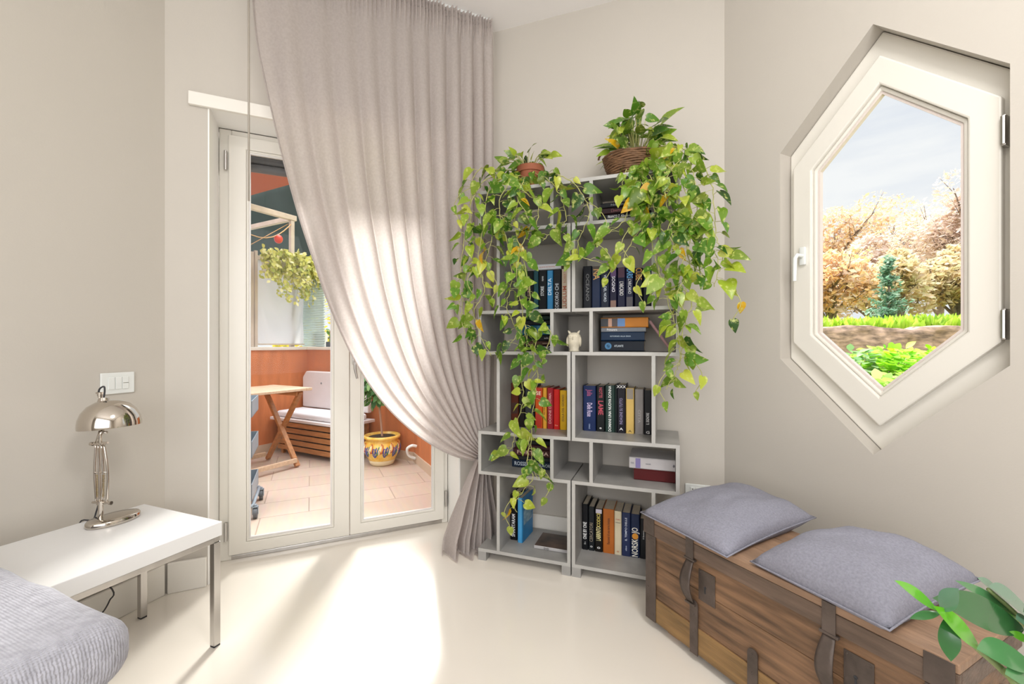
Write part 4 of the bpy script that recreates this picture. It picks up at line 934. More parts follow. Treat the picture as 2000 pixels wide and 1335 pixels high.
obj('tie_cord', MB().tube([(tie.x + .042 * math.cos(k * math.pi / 8), tie.y - .015 + .030 * math.sin(k * math.pi / 8), tie.z + .012 + .01 * math.cos(k * math.pi / 8)) for k in range(16)], .007, 8, closed=True), mat('dark_cord', hexc('6b6266'), .8), cu, True)
obj('tie_hook', MB().tube(smooth_path([(tie.x + .07, -.003, tie.z + .06), (tie.x + .07, -.05, tie.z + .05), (tie.x + .055, -.11, tie.z + .02), (tie.x + .045, tie.y, tie.z + .015)], 4), .004, 6), M_STEEL, cu, True)

# ------------------------------------------------------------------ foreground plant
ZP = Vector((.97, .585, 0)); MZ = Matrix.Translation(ZP); zz = thing('zamioculcas', 'glossy green leafy houseplant in a white pot in front of the chest end', 'potted plant', MZ)
obj('pot', MB().lathe([(.085, 0), (.09, .004), (.115, .24), (.12, .245), (.12, .26), (.112, .262), (.108, .235), (.001, .232)], 40), M_WHITE, zz, 40)
obj('soil', MB().lathe([(.001, .228), (.107, .23), (.1, .238), (.001, .24)], 24), M_SOIL, zz)
DG, MG, BG, PG = hexc('2f6433'), hexc('4d8450'), hexc('5fae1a'), hexc('648f74')
def zp(X, Y, y): return at_y(X, Y, y) - ZP
def zstem(path, r=.0045):
    P = smooth_path([zp(*p) for p in path[:-1]] + [Vector(path[-1])], 6)
    return obj('stem', MB().tube(P[::-1], [r * 1.6 - r * .9 * i / len(P) for i in range(len(P))], 8), mat('pale_green_stem', hexc('8a9a62'), .5, var=.3, scale=40), zz, True)
def zleaf(base, tip, wpx, col, par, nor=(-.3, -.7, .7), y0=.72, y1=.70, col2=None, curl=.1, fold=.12):
    a, b = zp(*base, y0), zp(*tip, y1); ln = (b - a).length; Lf = Leaves()
    Lf.add(a, b - a, Vector(nor), ln, col, LANCE, wpx / F * y0 / ln / .58, curl, fold, col2)
    o = Lf.build('leaf', M_LEAF, par); sb = o.modifiers.new('s', 'SUBSURF'); sb.levels = sb.render_levels = 2
s1 = zstem([(1836, 1193, .72), (1868, 1228, .72), (1912, 1268, .72), (1962, 1312, .70), (2010, 1375, .66), (.0, .0, .235)])
zleaf((1832, 1192), (1761, 1131), 30, BG, s1, (.6, -.7, .5)); zleaf((1838, 1192), (1866, 1148), 38, PG, s1, (-.2, -.4, 1))
zleaf((1914, 1266), (1840, 1184), 46, BG, s1, (.55, -.8, .35), .72, .70); zleaf((1846, 1206), (1863, 1294), 40, DG, s1, (-.2, -.9, .3), .72, .70)
zleaf((1838, 1196), (1778, 1204), 18, MG, s1, (0, -.5, 1), .72, .72)
zleaf((2012, 1292), (1920, 1262), 62, MG, s1, (-.1, -.6, .9), .70, .68); zleaf((2040, 1336), (1974, 1312), 52, MG, s1, (-.1, -.6, .9), .68, .66)
s2 = zstem([(1930, 1150, .80), (1975, 1190, .80), (2010, 1230, .79), (2050, 1300, .74), (.02, .02, .235)])
zleaf((2000, 1226), (1846, 1163), 72, DG, s2, (-.1, -.75, .75), .78, .74); zleaf((1992, 1205), (1879, 1128), 34, MG, s2, (.4, -.6, .7), .80, .80)
zleaf((1972, 1180), (1918, 1126), 46, PG, s2, (-.2, -.4, 1), .82, .82); zleaf((2030, 1215), (1946, 1140), 74, PG, s2, (-.1, -.5, 1), .80, .79)
zleaf((2015, 1252), (1975, 1234), 18, BG, s2, (.3, -.8, .5), .76, .75); zleaf((2040, 1240), (1992, 1205), 50, PG, s2, (0, -.5, 1), .77, .76)
zleaf((1996, 1215), (1900, 1158), 26, BG, s2, (.3, -.8, .5), .81, .80)
s3 = zstem([(2060, 1180, .75), (2090, 1260, .72), (2100, 1340, .68), (.04, -.02, .235)])
for k in range(4): zleaf((2075 + 6 * k, 1220 + 45 * k), (2010 + 12 * k, 1190 + 50 * k), 60, MG if k % 2 else DG, s3, (-.1, -.6, .9), .72, .70)
# ------------------------------------------------------------------ balcony
E = Frame(-2.447, 5.20, (.877, -.480)); FZ = -.03        # origin: far corner of the parapets, x along the far one
tile = bpy.data.materials.new('terrace_tile'); tile.use_nodes = True; N_ = tile.node_tree.nodes; b_ = N_['Principled BSDF']
t_ = N_.new('ShaderNodeTexCoord'); br = N_.new('ShaderNodeTexBrick'); br.offset = .5
for k, v in (('Scale', 1.0), ('Mortar Size', .004), ('Brick Width', .6), ('Row Height', .3), ('Bias', 0.0)): br.inputs[k].default_value = v
br.inputs['Color1'].default_value = (*hexc('cdb9a8'), 1); br.inputs['Color2'].default_value = (*hexc('c4ae9c'), 1); br.inputs['Mortar'].default_value = (*hexc('a28c7e'), 1)
n_ = N_.new('ShaderNodeTexNoise'); n_.inputs['Scale'].default_value = 3; n_.inputs['Detail'].default_value = 6; mp_ = N_.new('ShaderNodeMapping'); mp_.inputs['Scale'].default_value = (12, 1.5, 1)
mx_ = N_.new('ShaderNodeMixRGB'); mx_.blend_type = 'MULTIPLY'; mx_.inputs[0].default_value = .25
for a, b in ((t_.outputs['Object'], br.inputs['Vector']), (t_.outputs['Object'], mp_.inputs[0]), (mp_.outputs[0], n_.inputs['Vector']), (br.outputs['Color'], mx_.inputs[1]), (n_.outputs['Color'], mx_.inputs[2]), (mx_.outputs[0], b_.inputs['Base Color'])): tile.node_tree.links.new(a, b)
b_.inputs['Roughness'].default_value = .45
o = struct('terrace_floor', MB().box(-1.2, 3.6, .301, 3.4, FZ - .15, FZ), tile, D.M)
PH = 1.085
def parapet(name, x0, x1, y0, y1, cap):
    o = struct(name, MB().box(x0, x1, y0, y1, FZ, PH), M_ORANGE, E.M)
    obj('coping', MB().box(*cap, PH, PH + .035, .005), mat('white_stone_coping', hexc('e0d6c8'), .6, var=.1), o)
    return o
PR = 1.66
pa = parapet('wall_terrace_far', -.15, PR, 0, .15, (-.17, PR - .001, -.02, .17))
obj('terrace_skirting', MB().box(0, PR, -.012, -.0005, FZ, FZ + .09), mat('beige_stone', hexc('cdb49c'), .6, var=.1), pa)
pb = parapet('wall_terrace_left', -.15, 0, -3.6, -.0, (-.17, .02, -3.6, -.021))
obj('terrace_skirting', MB().box(.0005, .012, -3.6, -.013, FZ, FZ + .09), MATS['beige_stone'], pb)
_c = E.w(PR, .0); E2 = Frame(_c.x, _c.y, (.47, -.883))
E_, E = E, E2
pc_ = parapet('wall_terrace_right', .0, 1.5, 0, .15, (-.0, 1.5, -.02, .17))
obj('terrace_skirting', MB().box(0.0, 1.5, -.012, -.0005, FZ, FZ + .09), MATS['beige_stone'], pc_)
E = E_
# hose hook on the right parapet
tag(obj('hose_hook', MB().tube(smooth_path([E2.w(.1, -.013, .02), E2.w(.1, -.08, .06), E2.w(.12, -.10, .13), E2.w(.14, -.06, .16), E2.w(.14, -.0135, .15)], 5), .014, 10), M_PLASTIC, None, True), 'white curved pipe end low on the orange wall by the curtain edge', 'pipe')
# balcony slab above the left half, and the dark green awning beyond
struct('balcony_soffit', MB().box(-1.8, 1.05, -1.75, -.63, 2.75, 2.95), mat('red_brown_soffit', hexc('a85a48'), .8), E.M)
AW = MB(); AW.grid(lambda u, v: E.w(-3.4 + 3.75 * u, .75 + .5 * (1 - v), 2.32 + 1.35 * v + .02 * math.sin(u * 40)), 60, 8)
aw = obj('awning', AW, mat('dark_green_canvas', hexc('3c4a44'), .8, var=.2, scale=5), None, True); sm = aw.modifiers.new('s', 'SOLIDIFY'); sm.thickness = .004
tag(aw, 'dark green canvas awning hanging beyond the pergola', 'awning')
# pergola frame over the left parapet
pg = thing('pergola_frame', 'slim pale wooden pergola frame above the white screen', 'pergola', E.M)
M_PW = mat('pale_painted_wood', hexc('cfbfae'), .6, var=.2, scale=10)
obj('post', MB().box(-.10, -.055, -.17, -.125, PH + .036, 2.60, .003), M_PW, pg)
obj('post', MB().box(-.10, -.055, -2.0, -1.955, PH + .036, 2.60, .003), M_PW, pg)
obj('beam', MB().box(-.105, -.05, -2.1, -.10, 2.601, 2.66, .003), M_PW, pg)
obj('beam', MB().box(-1.3, -.106, -.165, -.12, 2.601, 2.655, .003), M_PW, pg)
obj('rail', MB().box(-.10, -.06, -1.9, -.171, 2.08, 2.12, .003), M_PW, pg)
# string of party lights
st = thing('string_lights', 'sagging cord of party lights with a red bulb under the pergola beam', 'lights', E.M)
cord = [(-.078 + .15 * math.sin(k / 12 * math.pi), -.13 - 1.0 * k / 12, 2.585 - .30 * math.sin(math.pi * k / 12)) for k in range(13)]
obj('cord', MB().tube(cord, .006, 6), mat('ochre_cord', hexc('c59a6a'), .7), st, True)
obj('cord', MB().tube([(-.11, -.17, 2.56), (-.16, -.5, 2.3), (-.18, -.72, 2.13)], .004, 6), MATS['ochre_cord'], st, True)
p = cord[3]; bl = obj('bulb', MB().ball((p[0], p[1], p[2] - .05), .045, 14, 1, 1, 1.1), mat('red_bulb', hexc('d8402c'), .3), st, True); obj('socket', MB().tube([(p[0], p[1], p[2] - .006), (p[0], p[1], p[2] - .03)], .014, 8), M_BLACK, bl)
p = cord[8]; bl = obj('bulb', MB().ball((p[0], p[1], p[2] - .09), .05, 14, 1, 1, 1.3), mat('blue_bulb', hexc('2f56b4'), .3), st, True); obj('socket', MB().tube([(p[0], p[1], p[2] - .006), (p[0], p[1], p[2] - .05)], .014, 8), M_BLACK, bl)
# white fabric screen
def clo(y0, y1, z0, z1, x=-.05, sd=0):
    def f(u, v):
        sag = .05 * (1 - v) * math.sin(math.pi * u); ww = .012 * math.sin(14 * v + 5 * u * (1 - u) * 6 + sd) * (1 - v) ** 1.2 + .006 * math.sin(9 * u + sd)
        return Vector((x + ww + .01 * math.sin(math.pi * u), y0 + (y1 - y0) * u, z0 + (z1 - z0) * v - sag * .0))
    return MB().grid(f, 36, 40)
M_SCR = cloth_mat('white_screen_cloth', (.80, .80, .82), .35)
sc1 = thing('fabric_screen', 'large white fabric screen hung above the orange parapet', 'screen', E.M, 'white balcony screens')
o = obj('cloth', clo(-.575, -.02, PH + .06, 2.08), M_SCR, sc1, True, fixn=False)
for z in (PH + .065, 2.075): obj('batten', MB().box(-.045, -.025, -.58, -.015, z - .008, z + .008, .002), M_PW, sc1)
obj('stile', MB().box(-.05, -.02, -.612, -.582, PH + .037, 2.16, .002), M_PW, sc1)
sc2 = thing('fabric_screen', 'narrow white panelled screen at the door edge of the fabric screen', 'screen', E.M, 'white balcony screens')
o = obj('cloth', clo(-1.10, -.665, PH + .06, 2.06, sd=2), M_SCR, sc2, True, fixn=False)
for z in (PH + .065, 1.56, 1.62, 2.075): obj('batten', MB().box(-.03, -.01, -1.10, -.66, z - .008, z + .008, .002), M_SCR, sc2)
obj('stile', MB().box(-.05, -.02, -.655, -.625, PH + .037, 2.14, .002), M_PW, sc2)
# ribbed translucent sheet beside the screen
rb = MB()
for k in range(34): rb.tube([E.w(-.08, .0, 1.135 + k * .028), E.w(.30, .0, 1.135 + k * .028)], .0135, 6)
tag(obj('ribbed_sheet', rb, cloth_mat('pale_green_plastic', (.74, .82, .80), .5), None, True), 'pale ribbed plastic sheet standing on the far parapet', 'screen')
# hanging planter with yellowish trailing leaves
cl0 = E.M.inverted() @ CAMP
hpM = E.M @ Matrix.Translation((.02, -.30, 2.0))
hp_ = thing('balcony_planter', 'planter of cream-green trailing leaves hooked over the white screen', 'planter', hpM)
obj('trough', MB().box(-.0, .13, -.27, .27, -.08, .05, .01), mat('cream_plastic_trough', hexc('d6cbb4'), .5), hp_)
obj('hook', MB().box(-.115, .0, -.2, -.18, .121, .127).box(-.006, .0, -.2, -.18, .0, .127).box(-.115, -.109, -.2, -.18, .06, .127).box(-.115, .0, .18, .2, .121, .127).box(-.006, .0, .18, .2, .0, .127).box(-.115, -.109, .18, .2, .06, .127), M_STEEL, hp_)
Lf = Leaves(); st_ = MB()
for k in range(60):
    y = rnd(-.30, .36); x = rnd(.02, .14); P = [Vector((x, y, .05)), Vector((x + rnd(.02, .1), y + rnd(-.05, .05), rnd(.1, .17))), Vector((x + rnd(.06, .16), y + rnd(-.08, .08), rnd(-.05, .1))), Vector((x + rnd(.06, .16), y + rnd(-.1, .1), rnd(-.34, -.02) * (1.15 if abs(y) < .2 else .6)))]
    P = smooth_path(P, 5); st_.tube(P, .002, 4, cap=False)
    for p in P[2:]:
        for _ in range(2): Lf.add(p + rvec() * .015, Vector((rnd(0, .6), rnd(-.6, .6), rnd(-1, .3))), Vector((1, rnd(-.4, .4), rnd(-.1, .8))) + rvec() * .4, rnd(.035, .058), random.choice([hexc(h) for h in ('e4e08a', 'd4d272', 'bcbe5e', 'eee8b4', 'ccc468', 'a8b054')]), LANCE, 1.2)
vs_ = obj('stems', st_, M_STEM, hp_, True); Lf.build('foliage', M_GARDEN, vs_)
# white pot on the far parapet and a dark trough beside it
q = E.px(626, 660, .08)
wp_ = thing('planter_pot', 'plain white tapered pot standing on the far parapet', 'pot', E.M @ Matrix.Translation((q.x, .092, PH + .0355)))
obj('pot', MB().lathe([(.055, 0), (.06, .002), (.075, .17), (.078, .175), (.072, .176), (.07, .16), (.001, .155)], 28), M_WHITE, wp_, 40); obj('soil', MB().lathe([(.001, .15), (.07, .152), (.06, .158), (.001, .16)], 20), M_SOIL, wp_)
q = E.px(652, 674, .08)
gp = thing('trough_planter', 'dark grey trough with low green plants on the far parapet', 'planter', E.M @ Matrix.Translation((q.x + .1, .075, PH + .0355)))
obj('trough', MB().box(-.16, .16, -.06, .06, 0, .06, .006), mat('dark_grey_plastic', hexc('4b5258'), .5), gp)
Lf = Leaves(); st_ = MB()
for k in range(60):
    p = Vector((rnd(-.15, .15), rnd(-.05, .05), .058)); e = p + Vector((rnd(-.05, .05), rnd(-.05, .03), rnd(.03, .14))); st_.tube([p, e], .002, 4)
    for _ in range(3): Lf.add(e, rvec() + Vector((0, -.3, .2)), Vector((0, -1, .8)), rnd(.03, .06), random.choice([hexc(h) for h in ('7fae3a', '9cc24a', '5f8a35', 'a0705a')]), LANCE, 1.2)
vs_ = obj('stems', st_, M_STEM, gp, True); Lf.build('foliage', M_GARDEN, vs_)

# bench against the far parapet
BN = E.M @ Matrix.Translation((.06, -.03, FZ)); bn = thing('storage_bench', 'slatted wooden storage bench with white padding on the balcony', 'bench', BN)
bx0, bx1, bd, bh = .06, 1.06, -.42, .34
for k in range(5): obj('slat', MB().box(bx0, bx1, bd, bd + .02, .05 + k * .062, .05 + k * .062 + .048, .003), M_TEAK, bn)
for k in range(5): obj('side_slat', MB().box(bx0 + .001, bx0 + .02, bd + .021, -.02, .05 + k * .062, .05 + k * .062 + .048, .003), M_TEAK, bn)
for x in (bx0 + .05, bx1 - .05):
    for y in (bd + .022, -.06): obj('post', MB().box(x - .02, x + .02, y, y + .03, 0, bh + .02), M_TEAK, bn)
obj('back_board', MB().box(bx0 + .03, bx1 - .03, bd + .06, bd + .07, .05, .36), M_BLACK, bn)
obj('lid', MB().box(-.03, bx1 + .04, bd - .03, -.01, bh + .021, bh + .05, .004), M_SCR if 0 else mat('pale_pink_cushion', hexc('dcd3d2'), .8, var=.06, bump=.1), bn)
M_PAD = MATS['pale_pink_cushion']
obj('seat_pad', soft(.02, bx1, bd + .01, -.08, bh + .051, bh + .115, .025, 3, .006), mat('pale_seat_pad', hexc('e2e2e6'), .9, var=.05), bn, True)
bp = MB(); o_ = [(.0, bh + .116), (bx1, bh + .116), (bx1, .87), (.06, .87), (.0, .80)]
bp.poly(o_, -.075, -.015); bo = obj('back_pad', bp, M_PAD, bn); bev(bo, .012)
obj('button', MB().ball((.33, -.078, .74), .012, 10, 1, .5, 1), mat('grey_button', hexc('8a8688'), .6), bo, True)

# folding table
FT = Frame(*E.w(.90, -.60).xy, (E.ex.x, E.ex.y)); FT.M = Matrix.Translation((FT.o.x, FT.o.y, FZ)) @ Matrix.Rotation(FT.rz, 4, 'Z')
ft = thing('folding_table', 'slatted wooden folding table with crossed legs on the balcony', 'table', FT.M)
tp_ = MB(); TL, TWd = 1.0, .62
for k in range(9): tp_.box(-TWd + k * (TWd / 9) + .003, -TWd + (k + 1) * (TWd / 9) - .003, -TL + .06, -.06, .735, .758, .003)
tp_.box(-TWd, 0, -.058, 0, .733, .76, .004).box(-TWd, 0, -TL, -TL + .058, .733, .76, .004)
obj('tabletop', tp_, M_TEAKTOP, ft)
for y in (-.10, -TL + .10):
    for k, (xa, xb) in enumerate(((-TWd + .04, -.06), (-.06, -TWd + .04))):
        obj('leg', MB().bar((xa, y + (-.016 if k else .016), .014), (xb, y + (-.016 if k else .016), .725), .03, .045, (0, 1, 0), .003), M_TEAK, ft)
    obj('top_batten', MB().box(-TWd + .03, -.04, y - .045, y - .03, .69, .732, .003), M_TEAK, ft)
for x in (-TWd + .06, -.07): obj('stretcher', MB().box(x - .015, x + .015, -TL + .12, -.12, .05, .09, .003), M_TEAKTOP, ft)

# trolley
q = at_z(508, 1010, FZ); TR = Frame(q.x - .03, q.y, (.906, .423)); TR.M = Matrix.Translation((TR.o.x, TR.o.y, FZ)) @ Matrix.Rotation(TR.rz, 4, 'Z')
tr = thing('trolley', 'grey three-tier metal trolley on castors behind the door frame', 'trolley', TR.M); M_TR = mat('blue_grey_metal', hexc('8f9aa4'), .45)
for z in (.12, .41, .685):
    m = MB(); x0, x1, y0, y1 = -.36, -.02, -.02, .40
    m.box(x0, x1, y0, y1, z, z + .006).box(x0, x0 + .005, y0, y1, z, z + .11).box(x1 - .005, x1, y0, y1, z, z + .11).box(x0, x1, y0, y0 + .005, z, z + .11).box(x0, x1, y1 - .005, y1, z, z + .11)
    obj('tray', m, M_TR, tr)
for x in (-.19,):
    for y in (-.033, .413): obj('upright', MB().tube([(x, y, .085), (x, y, .84)], .011, 10), M_TR, tr, 40)
obj('base_frame', MB().tube([(-.365, -.02, .09), (-.365, .40, .09)], .012, 8).tube([(-.015, -.02, .09), (-.015, .40, .09)], .012, 8).tube([(-.365, -.033, .09), (-.015, -.033, .09)], .012, 8).tube([(-.365, .413, .09), (-.015, .413, .09)], .012, 8), M_TR, tr, True)
for x in (-.365, -.0):
    for y in (-.015, .38):
        c_ = obj('castor', MB().tube([(x - .012, y, .036), (x + .012, y, .036)], .036, 20), mat('grey_wheel', hexc('55585c'), .5), tr, 40)
        obj('castor_fork', MB().box(x - .018, x - .014, y - .014, y + .014, .03, .085).box(x + .014, x + .018, y - .014, y + .014, .03, .085).box(x - .018, x + .018, y - .014, y + .014, .076, .082).tube([(x, y, .08), (x, y + .0, .095)], .01, 8), M_TR, c_)

# yellow majolica pot with a little tree
q = at_z(746, 909, FZ); PC = Vector((q.x - .02, q.y + .075, FZ))
yp = thing('majolica_pot', 'yellow painted majolica pot with a small tree on the balcony', 'potted plant', Matrix.Translation(PC))
M_YEL = mat('yellow_glaze', hexc('e0a41c'), .3, var=.35, scale=22, col2=hexc('efd27a'))
pr = [(.10, 0), (.11, .005), (.125, .05), (.165, .12), (.178, .17), (.170, .215), (.150, .245), (.152, .255), (.172, .262), (.176, .275), (.170, .288), (.150, .288), (.145, .27), (.001, .262)]
po = obj('pot', MB().lathe(pr, 48), M_YEL, yp, True)
obj('foot_band', MB().lathe([(.1005, .0005), (.1115, .006), (.128, .05), (.126, .052), (.1, .004)], 48), mat('cream_glaze', hexc('e8d9b4'), .35), po, True)
deco = {'3b4f9c': [], '3f7f4f': [], 'b7482a': [], 'f2e6c8': []}
for k in range(11):
    a0 = k * 2 * math.pi / 11
    for j, hx_ in enumerate(('3b4f9c', '3b4f9c', '3f7f4f', 'f2e6c8', 'b7482a')):
        pts_ = []
        for i in range(7):
            a = a0 + j * .10 + .09 * math.cos(i * .9 + j); z = .14 + .045 * math.sin(i * .9 + j * 1.7) + .01 * j
            r_ = .177 - abs(z - .17) * .25 - (0 if z > .12 else (.12 - z) * .4); pts_.append((r_ * math.cos(a), r_ * math.sin(a), z))
        deco[hx_].append(pts_)
for hx_, ls in deco.items():
    m = MB()
    for pts_ in ls: m.tube(pts_, .0065, 5)
    obj('painted_scrolls', m, mat('glaze_' + hx_, hexc(hx_), .35), po, True)
obj('soil', MB().lathe([(.001, .262), (.145, .264), (.13, .27), (.001, .272)], 24), M_SOIL, yp)
obj('trunk', MB().tube(smooth_path([(.0, 0, .26), (-.01, .0, .40), (-.03, .0, .58), (-.045, 0, .72)], 5), .011, 8), mat('pale_bark', hexc('b08c78'), .8), yp, True)
Lf = Leaves()
for k in range(420):
    d = rvec(); p = Vector((-.06, 0, .80)) + Vector((d.x * .17, d.y * .17, d.z * .2)) * rnd(.35, 1)
    Lf.add(p, Vector((d.x, d.y, -.7)) + rvec() * .5, d + Vector((0, 0, .6)), rnd(.06, .10), random.choice([hexc(h) for h in ('3c6b3a', '55864a', '7ba35f', '93b56f')]), LANCE, .75)
Lf.build('foliage', M_GARDEN, yp)

# ------------------------------------------------------------------ garden seen through the windows
gm = mat('garden_earth', hexc('8fa045'), .9, var=.4, scale=1.2, col2=hexc('a08a55'))
def gh(x, y):
    d = (Vector((x, y, 0)) - cC).dot(W.ey); e = (Vector((x, y, 0)) - cC).dot(W.ex)
    base = -.4 if d < .4 else min(1.30, .15 + (d - .4) * .24)
    if d > 7: base += (d - 7) * .03
    if y < 6.95 and d > .4: base = min(base, .62)
    return base + .08 * noise.noise((x * .5, y * .5, 0))
gd = MB(); gd.grid(lambda u, v: (lambda p: Vector((p.x, p.y, gh(p.x, p.y))))(W.w(-30 + 42 * u, .35 + 40 * v)), 60, 60)
struct('ground', gd, gm, None, True)
def cloud(Lf, c, rx, ry, rz, n, size, pal, flat=0):
    for _ in range(n):
        d = rvec() * rnd(.45, 1) ** .6; p = Vector(c) + Vector((d.x * rx, d.y * ry, d.z * rz))
        a = rvec() * size * rnd(.6, 1.3); b = a.orthogonal().normalized() * a.length * .55
        Lf.quad(p, a, b, mixc(random.choice(pal), random.choice(pal), rnd(0, .5)))
def tree(p, h, wd_, n, pal, label, sp=.0):
    M = Matrix.Translation((p.x, p.y, gh(p.x, p.y) - .05)); t = thing('tree', label, 'tree', M, 'autumn trees beyond the garden wall')
    tk = MB(); Lf = Leaves(); tk.tube(smooth_path([(0, 0, 0), (.1, 0, h * .25), (-.05, .1, h * .5), (.05, 0, h * .8)], 4), [.13 - .1 * i / 12 for i in range(13)], 8)
    for k in range(16):
        a = rnd(0, 6.28); z0 = h * rnd(.12, .6); l_ = wd_ * rnd(.5, 1.0); e = Vector((math.cos(a) * l_, math.sin(a) * l_, z0 + h * rnd(.12, .4)))
        tk.tube(smooth_path([(0, 0, z0), Vector((0, 0, z0)).lerp(e, .5) + Vector((0, 0, .15)), e], 4), [.05, .045, .04, .035, .03, .025, .02, .015, .01], 5, cap=False)
        cloud(Lf, e, wd_ * .48, wd_ * .48, h * .15, n // 20, .085, pal); 
        for _ in range(5):
            q_ = Vector((0, 0, z0)).lerp(e, rnd(.5, 1)); f = q_ + rvec() * wd_ * .45 + Vector((0, 0, .3)); tk.tube([q_, f], [.012, .004], 4, cap=False)
    cloud(Lf, (0, 0, h * .82), wd_ * .55, wd_ * .55, h * .2, n // 5, .085, pal)
    obj('trunk', tk, M_BARK, t, True); Lf.build('foliage', M_GARDEN, t, False)
AUT = [hexc(h) for h in ('e6c88a', 'd8b078', 'ecd6a8', 'cda480', 'dcc8b4', 'd2bca8')]
PIN = [hexc(h) for h in ('e4d2c8', 'dac4b4', 'ecdfd4', 'd0b8a8', 'e0ccaa')]
ORA = [hexc(h) for h in ('f2cc84', 'e6bc7e', 'f4dcb0', 'dcc4ac', 'e8d4c4')]
OLV = [hexc(h) for h in ('e0d8a4', 'e6d4b0', 'd4ca9a', 'e8d6c0', 'e4c894')]
# along the view through the window: photo columns 1560 .. 1930 at several depths
def gpos(X, d):
    """ground position in the sight line of photo column X at depth d in front of the camera"""
    return Vector(((X - CX) / F * d, d, 0))
trees = [(1628, 16, 4.6, 1.45, AUT, 'golden autumn tree nearest the window handle side'), (1745, 22.5, 6.9, 2.3, AUT, 'tallest golden-brown tree in the middle of the hexagonal window'),
         (1832, 16.5, 4.6, 1.35, PIN, 'pinkish-brown bare-twigged tree between the tall golden tree and the hinge side'), (1893, 13.4, 4.4, 1.0, PIN, 'thin sparse tree near the hinge side of the hexagonal window'),
         (1618, 11.2, 2.2, .8, ORA, 'low orange bush-like tree at the handle side of the window'), (1700, 13.6, 3.1, 1.0, PIN, 'mid-height pinkish tree behind the dark green conifer'),
         (1868, 11.4, 2.3, .8, OLV, 'low olive-yellow tree behind the stone wall, hinge side'), (1752, 11.2, 2.2, .75, OLV, 'low olive tree just behind the dark green conifer')]
for X, d, h, wd_, pal, lb in trees: tree(gpos(X, d), h, wd_, 4600 if h > 3 else 3200, pal, lb)
# dark green young conifer
p = gpos(1735, 8.6); M = Matrix.Translation((p.x, p.y, gh(p.x, p.y) - .02)); t = thing('conifer', 'small dark green conifer in front of the autumn trees', 'tree', M)
obj('trunk', MB().tube([(0, 0, 0), (.02, 0, 1.5)], [.03, .01], 7), M_BARK, t, True); Lf = Leaves()
for k in range(70):
    z = rnd(.15, 1.45); a = rnd(0, 6.28); l_ = .55 * (1 - z / 1.8) * rnd(.5, 1)
    for i in range(22):
        f = i / 22; c = Vector((math.cos(a) * l_ * f, math.sin(a) * l_ * f, z + .1 * f)) + rvec() * .05; v = rvec() * .06; Lf.quad(c, v, v.orthogonal().normalized() * .02, random.choice([hexc(h) for h in ('6a9a78', '7faa8a', '54805f', 'a8bfa4')]))
Lf.build('foliage', M_GARDEN, t, False)
# rough stone wall
SWF = Frame(*gpos(1250, 6.85).xy, (1, .05))
smm = MB()
def swf(u, v):
    x = 12.0 * u; top = 1.43 + .05 * noise.noise((x * 1.3, 0, 4)) + .03 * noise.noise((x * 4, 1, 4)); ang = math.pi * v
    z = .6 + (top - .6) * min(1, math.sin(ang) * 1.25); y = -.22 * math.cos(ang); n = noise.noise((x * 3, z * 7, y * 3)) * .07 + noise.noise((x * 8, z * 16, y * 8)) * .03
    return SWF.w(x, y + (n if v < .5 else -n), z + n * .3)
smm.grid(swf, 340, 24)
struct('garden_wall', smm, mat('rough_brown_stone', hexc('b89a86'), .95, var=.75, scale=6, stretch=(1, 1, 3), bump=.8, bscale=9, detail=10), None, True)['kind'] = 'structure'
# grass strip beyond the wall and bright green undergrowth before it
def blades(name, label, fn, n, size, pal, kind='stuff', up=1.0):
    Lf = Leaves()
    for _ in range(n):
        p = fn(); a = (Vector((rnd(-.5, .5), rnd(-.5, .5), up)) + rvec() * .3).normalized() * size * rnd(.5, 1.2); b = a.cross(rvec()).normalized() * a.length * .22
        Lf.quad(p + a * .5, a * .6, b, mixc(random.choice(pal), random.choice(pal), .4))
    o = Lf.build(name, M_GARDEN, None, False); o['kind'] = kind; o['label'] = label; o['category'] = name.split('_')[-1]
LIM = [hexc(h) for h in ('c2dc4a', 'a8cc3a', 'd8e66a', '8fb83a')]; VIV = [hexc(h) for h in ('a4e020', '8fd01c', 'bdea3c', '6fb428', 'd4f060')]
def strip(X0, X1, d0, d1, z):
    def f(): X, d = rnd(X0, X1), rnd(d0, d1); p = gpos(X, d); return Vector((p.x, p.y, gh(p.x, p.y) + rnd(0, z)))
    return f
blades('meadow_grass', 'yellow-green grass growing behind the stone wall', strip(1330, 2150, 7.6, 10.5, .12), 15000, .22, LIM)
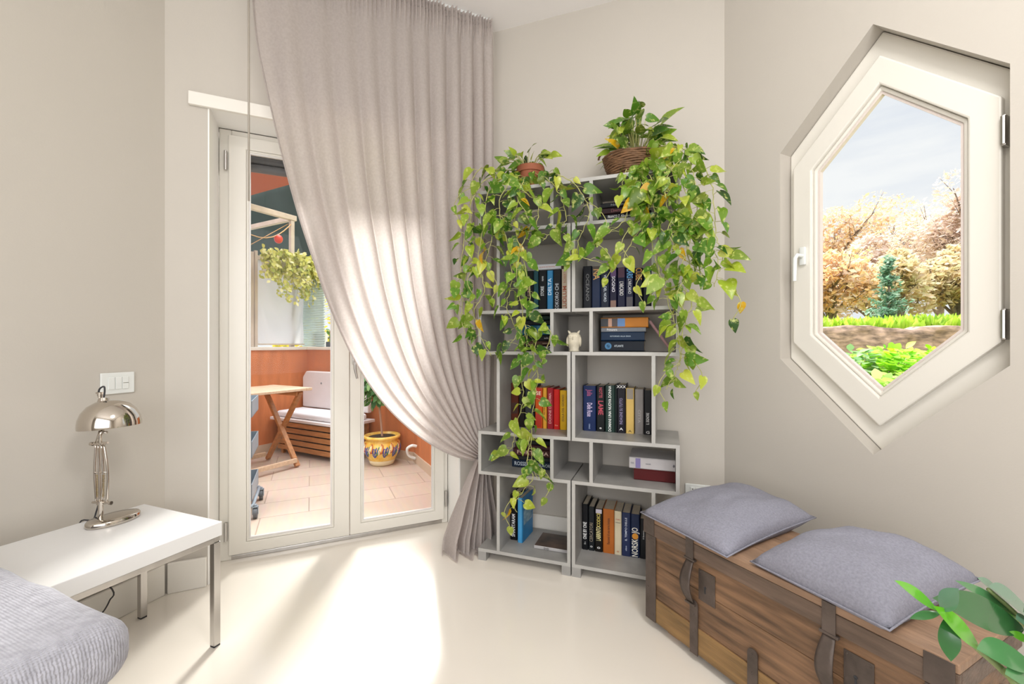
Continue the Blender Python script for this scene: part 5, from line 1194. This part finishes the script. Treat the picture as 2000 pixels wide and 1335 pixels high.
def clump(label, X, d, top, r, n, pal, name='bush', g='green bushes in front of the stone wall'):
    p = gpos(X, d); z0 = gh(p.x, p.y); M = Matrix.Translation((p.x, p.y, z0)); t = thing(name, label, name, M, g); Lf = Leaves(); st_ = MB()
    for k in range(n):
        dd = rvec(); q_ = Vector((dd.x * r, dd.y * r, (top - z0) * (.5 + .5 * dd.z) * rnd(.7, 1)))
        Lf.add(q_, Vector((dd.x, dd.y, rnd(-.4, .4))), Vector((dd.x * .4, dd.y * .4 - .3, 1)), rnd(.05, .11), mixc(random.choice(pal), random.choice(pal), .5), LANCE, 1.5)
    for k in range(14): dd = rvec(); st_.tube([(0, 0, 0), (dd.x * r * .7, dd.y * r * .7, (top - z0) * rnd(.5, .9))], .006, 4)
    obj('stems', st_, M_STEM, t, True); Lf.build('foliage', M_GARDEN, t)
clump('dark leafy weed at the handle-side foot of the stone wall', 1658, 4.6, 1.10, .26, 500, [hexc(h) for h in ('8fae78', '6f9a58', 'a8c48a')])
clump('bright lime-green bush in the middle below the stone wall', 1735, 4.6, 1.12, .42, 1300, VIV)
clump('bright lime-green bush at the hinge-side end below the stone wall', 1815, 4.7, 1.12, .42, 1300, VIV)
clump('pale green bush low in the bottom point of the window', 1715, 3.6, .86, .4, 1300, [hexc(h) for h in ('8fc43a', 'b8dc6a', 'cfe69a', '7fb03a')])
clump('low green weeds filling the hinge-side lower edge of the window', 1800, 3.5, .90, .42, 1200, [hexc(h) for h in ('9fd03a', 'c4e47a', 'b8dc5a')])
# yellow shrub beyond the balcony
p = Vector((-3.05, 7.4, 0)); M = Matrix.Translation((p.x, p.y, -.4)); t = thing('shrub', 'sunlit yellow shrub beyond the balcony parapet', 'shrub', M); Lf = Leaves(); st_ = MB()
for k in range(1500):
    d = rvec(); Lf.add(Vector((d.x * .9, d.y * .6, 1.75 + d.z * .75)) , d + Vector((0, 0, -.4)), d + Vector((0, -.5, .4)), rnd(.07, .13), random.choice([hexc(h) for h in ('e6d41c', 'd8c41e', 'c0c43a', 'f0e45a')]), LANCE, 1.5)
for k in range(12): d = rvec(); st_.tube([(0, 0, 0), (d.x * .3, d.y * .2, 1), (d.x * .7, d.y * .5, 1.6 + d.z * .5)], .015, 5)
obj('stems', st_, M_BARK, t, True); Lf.build('foliage', M_GARDEN, t)

finish_texts()
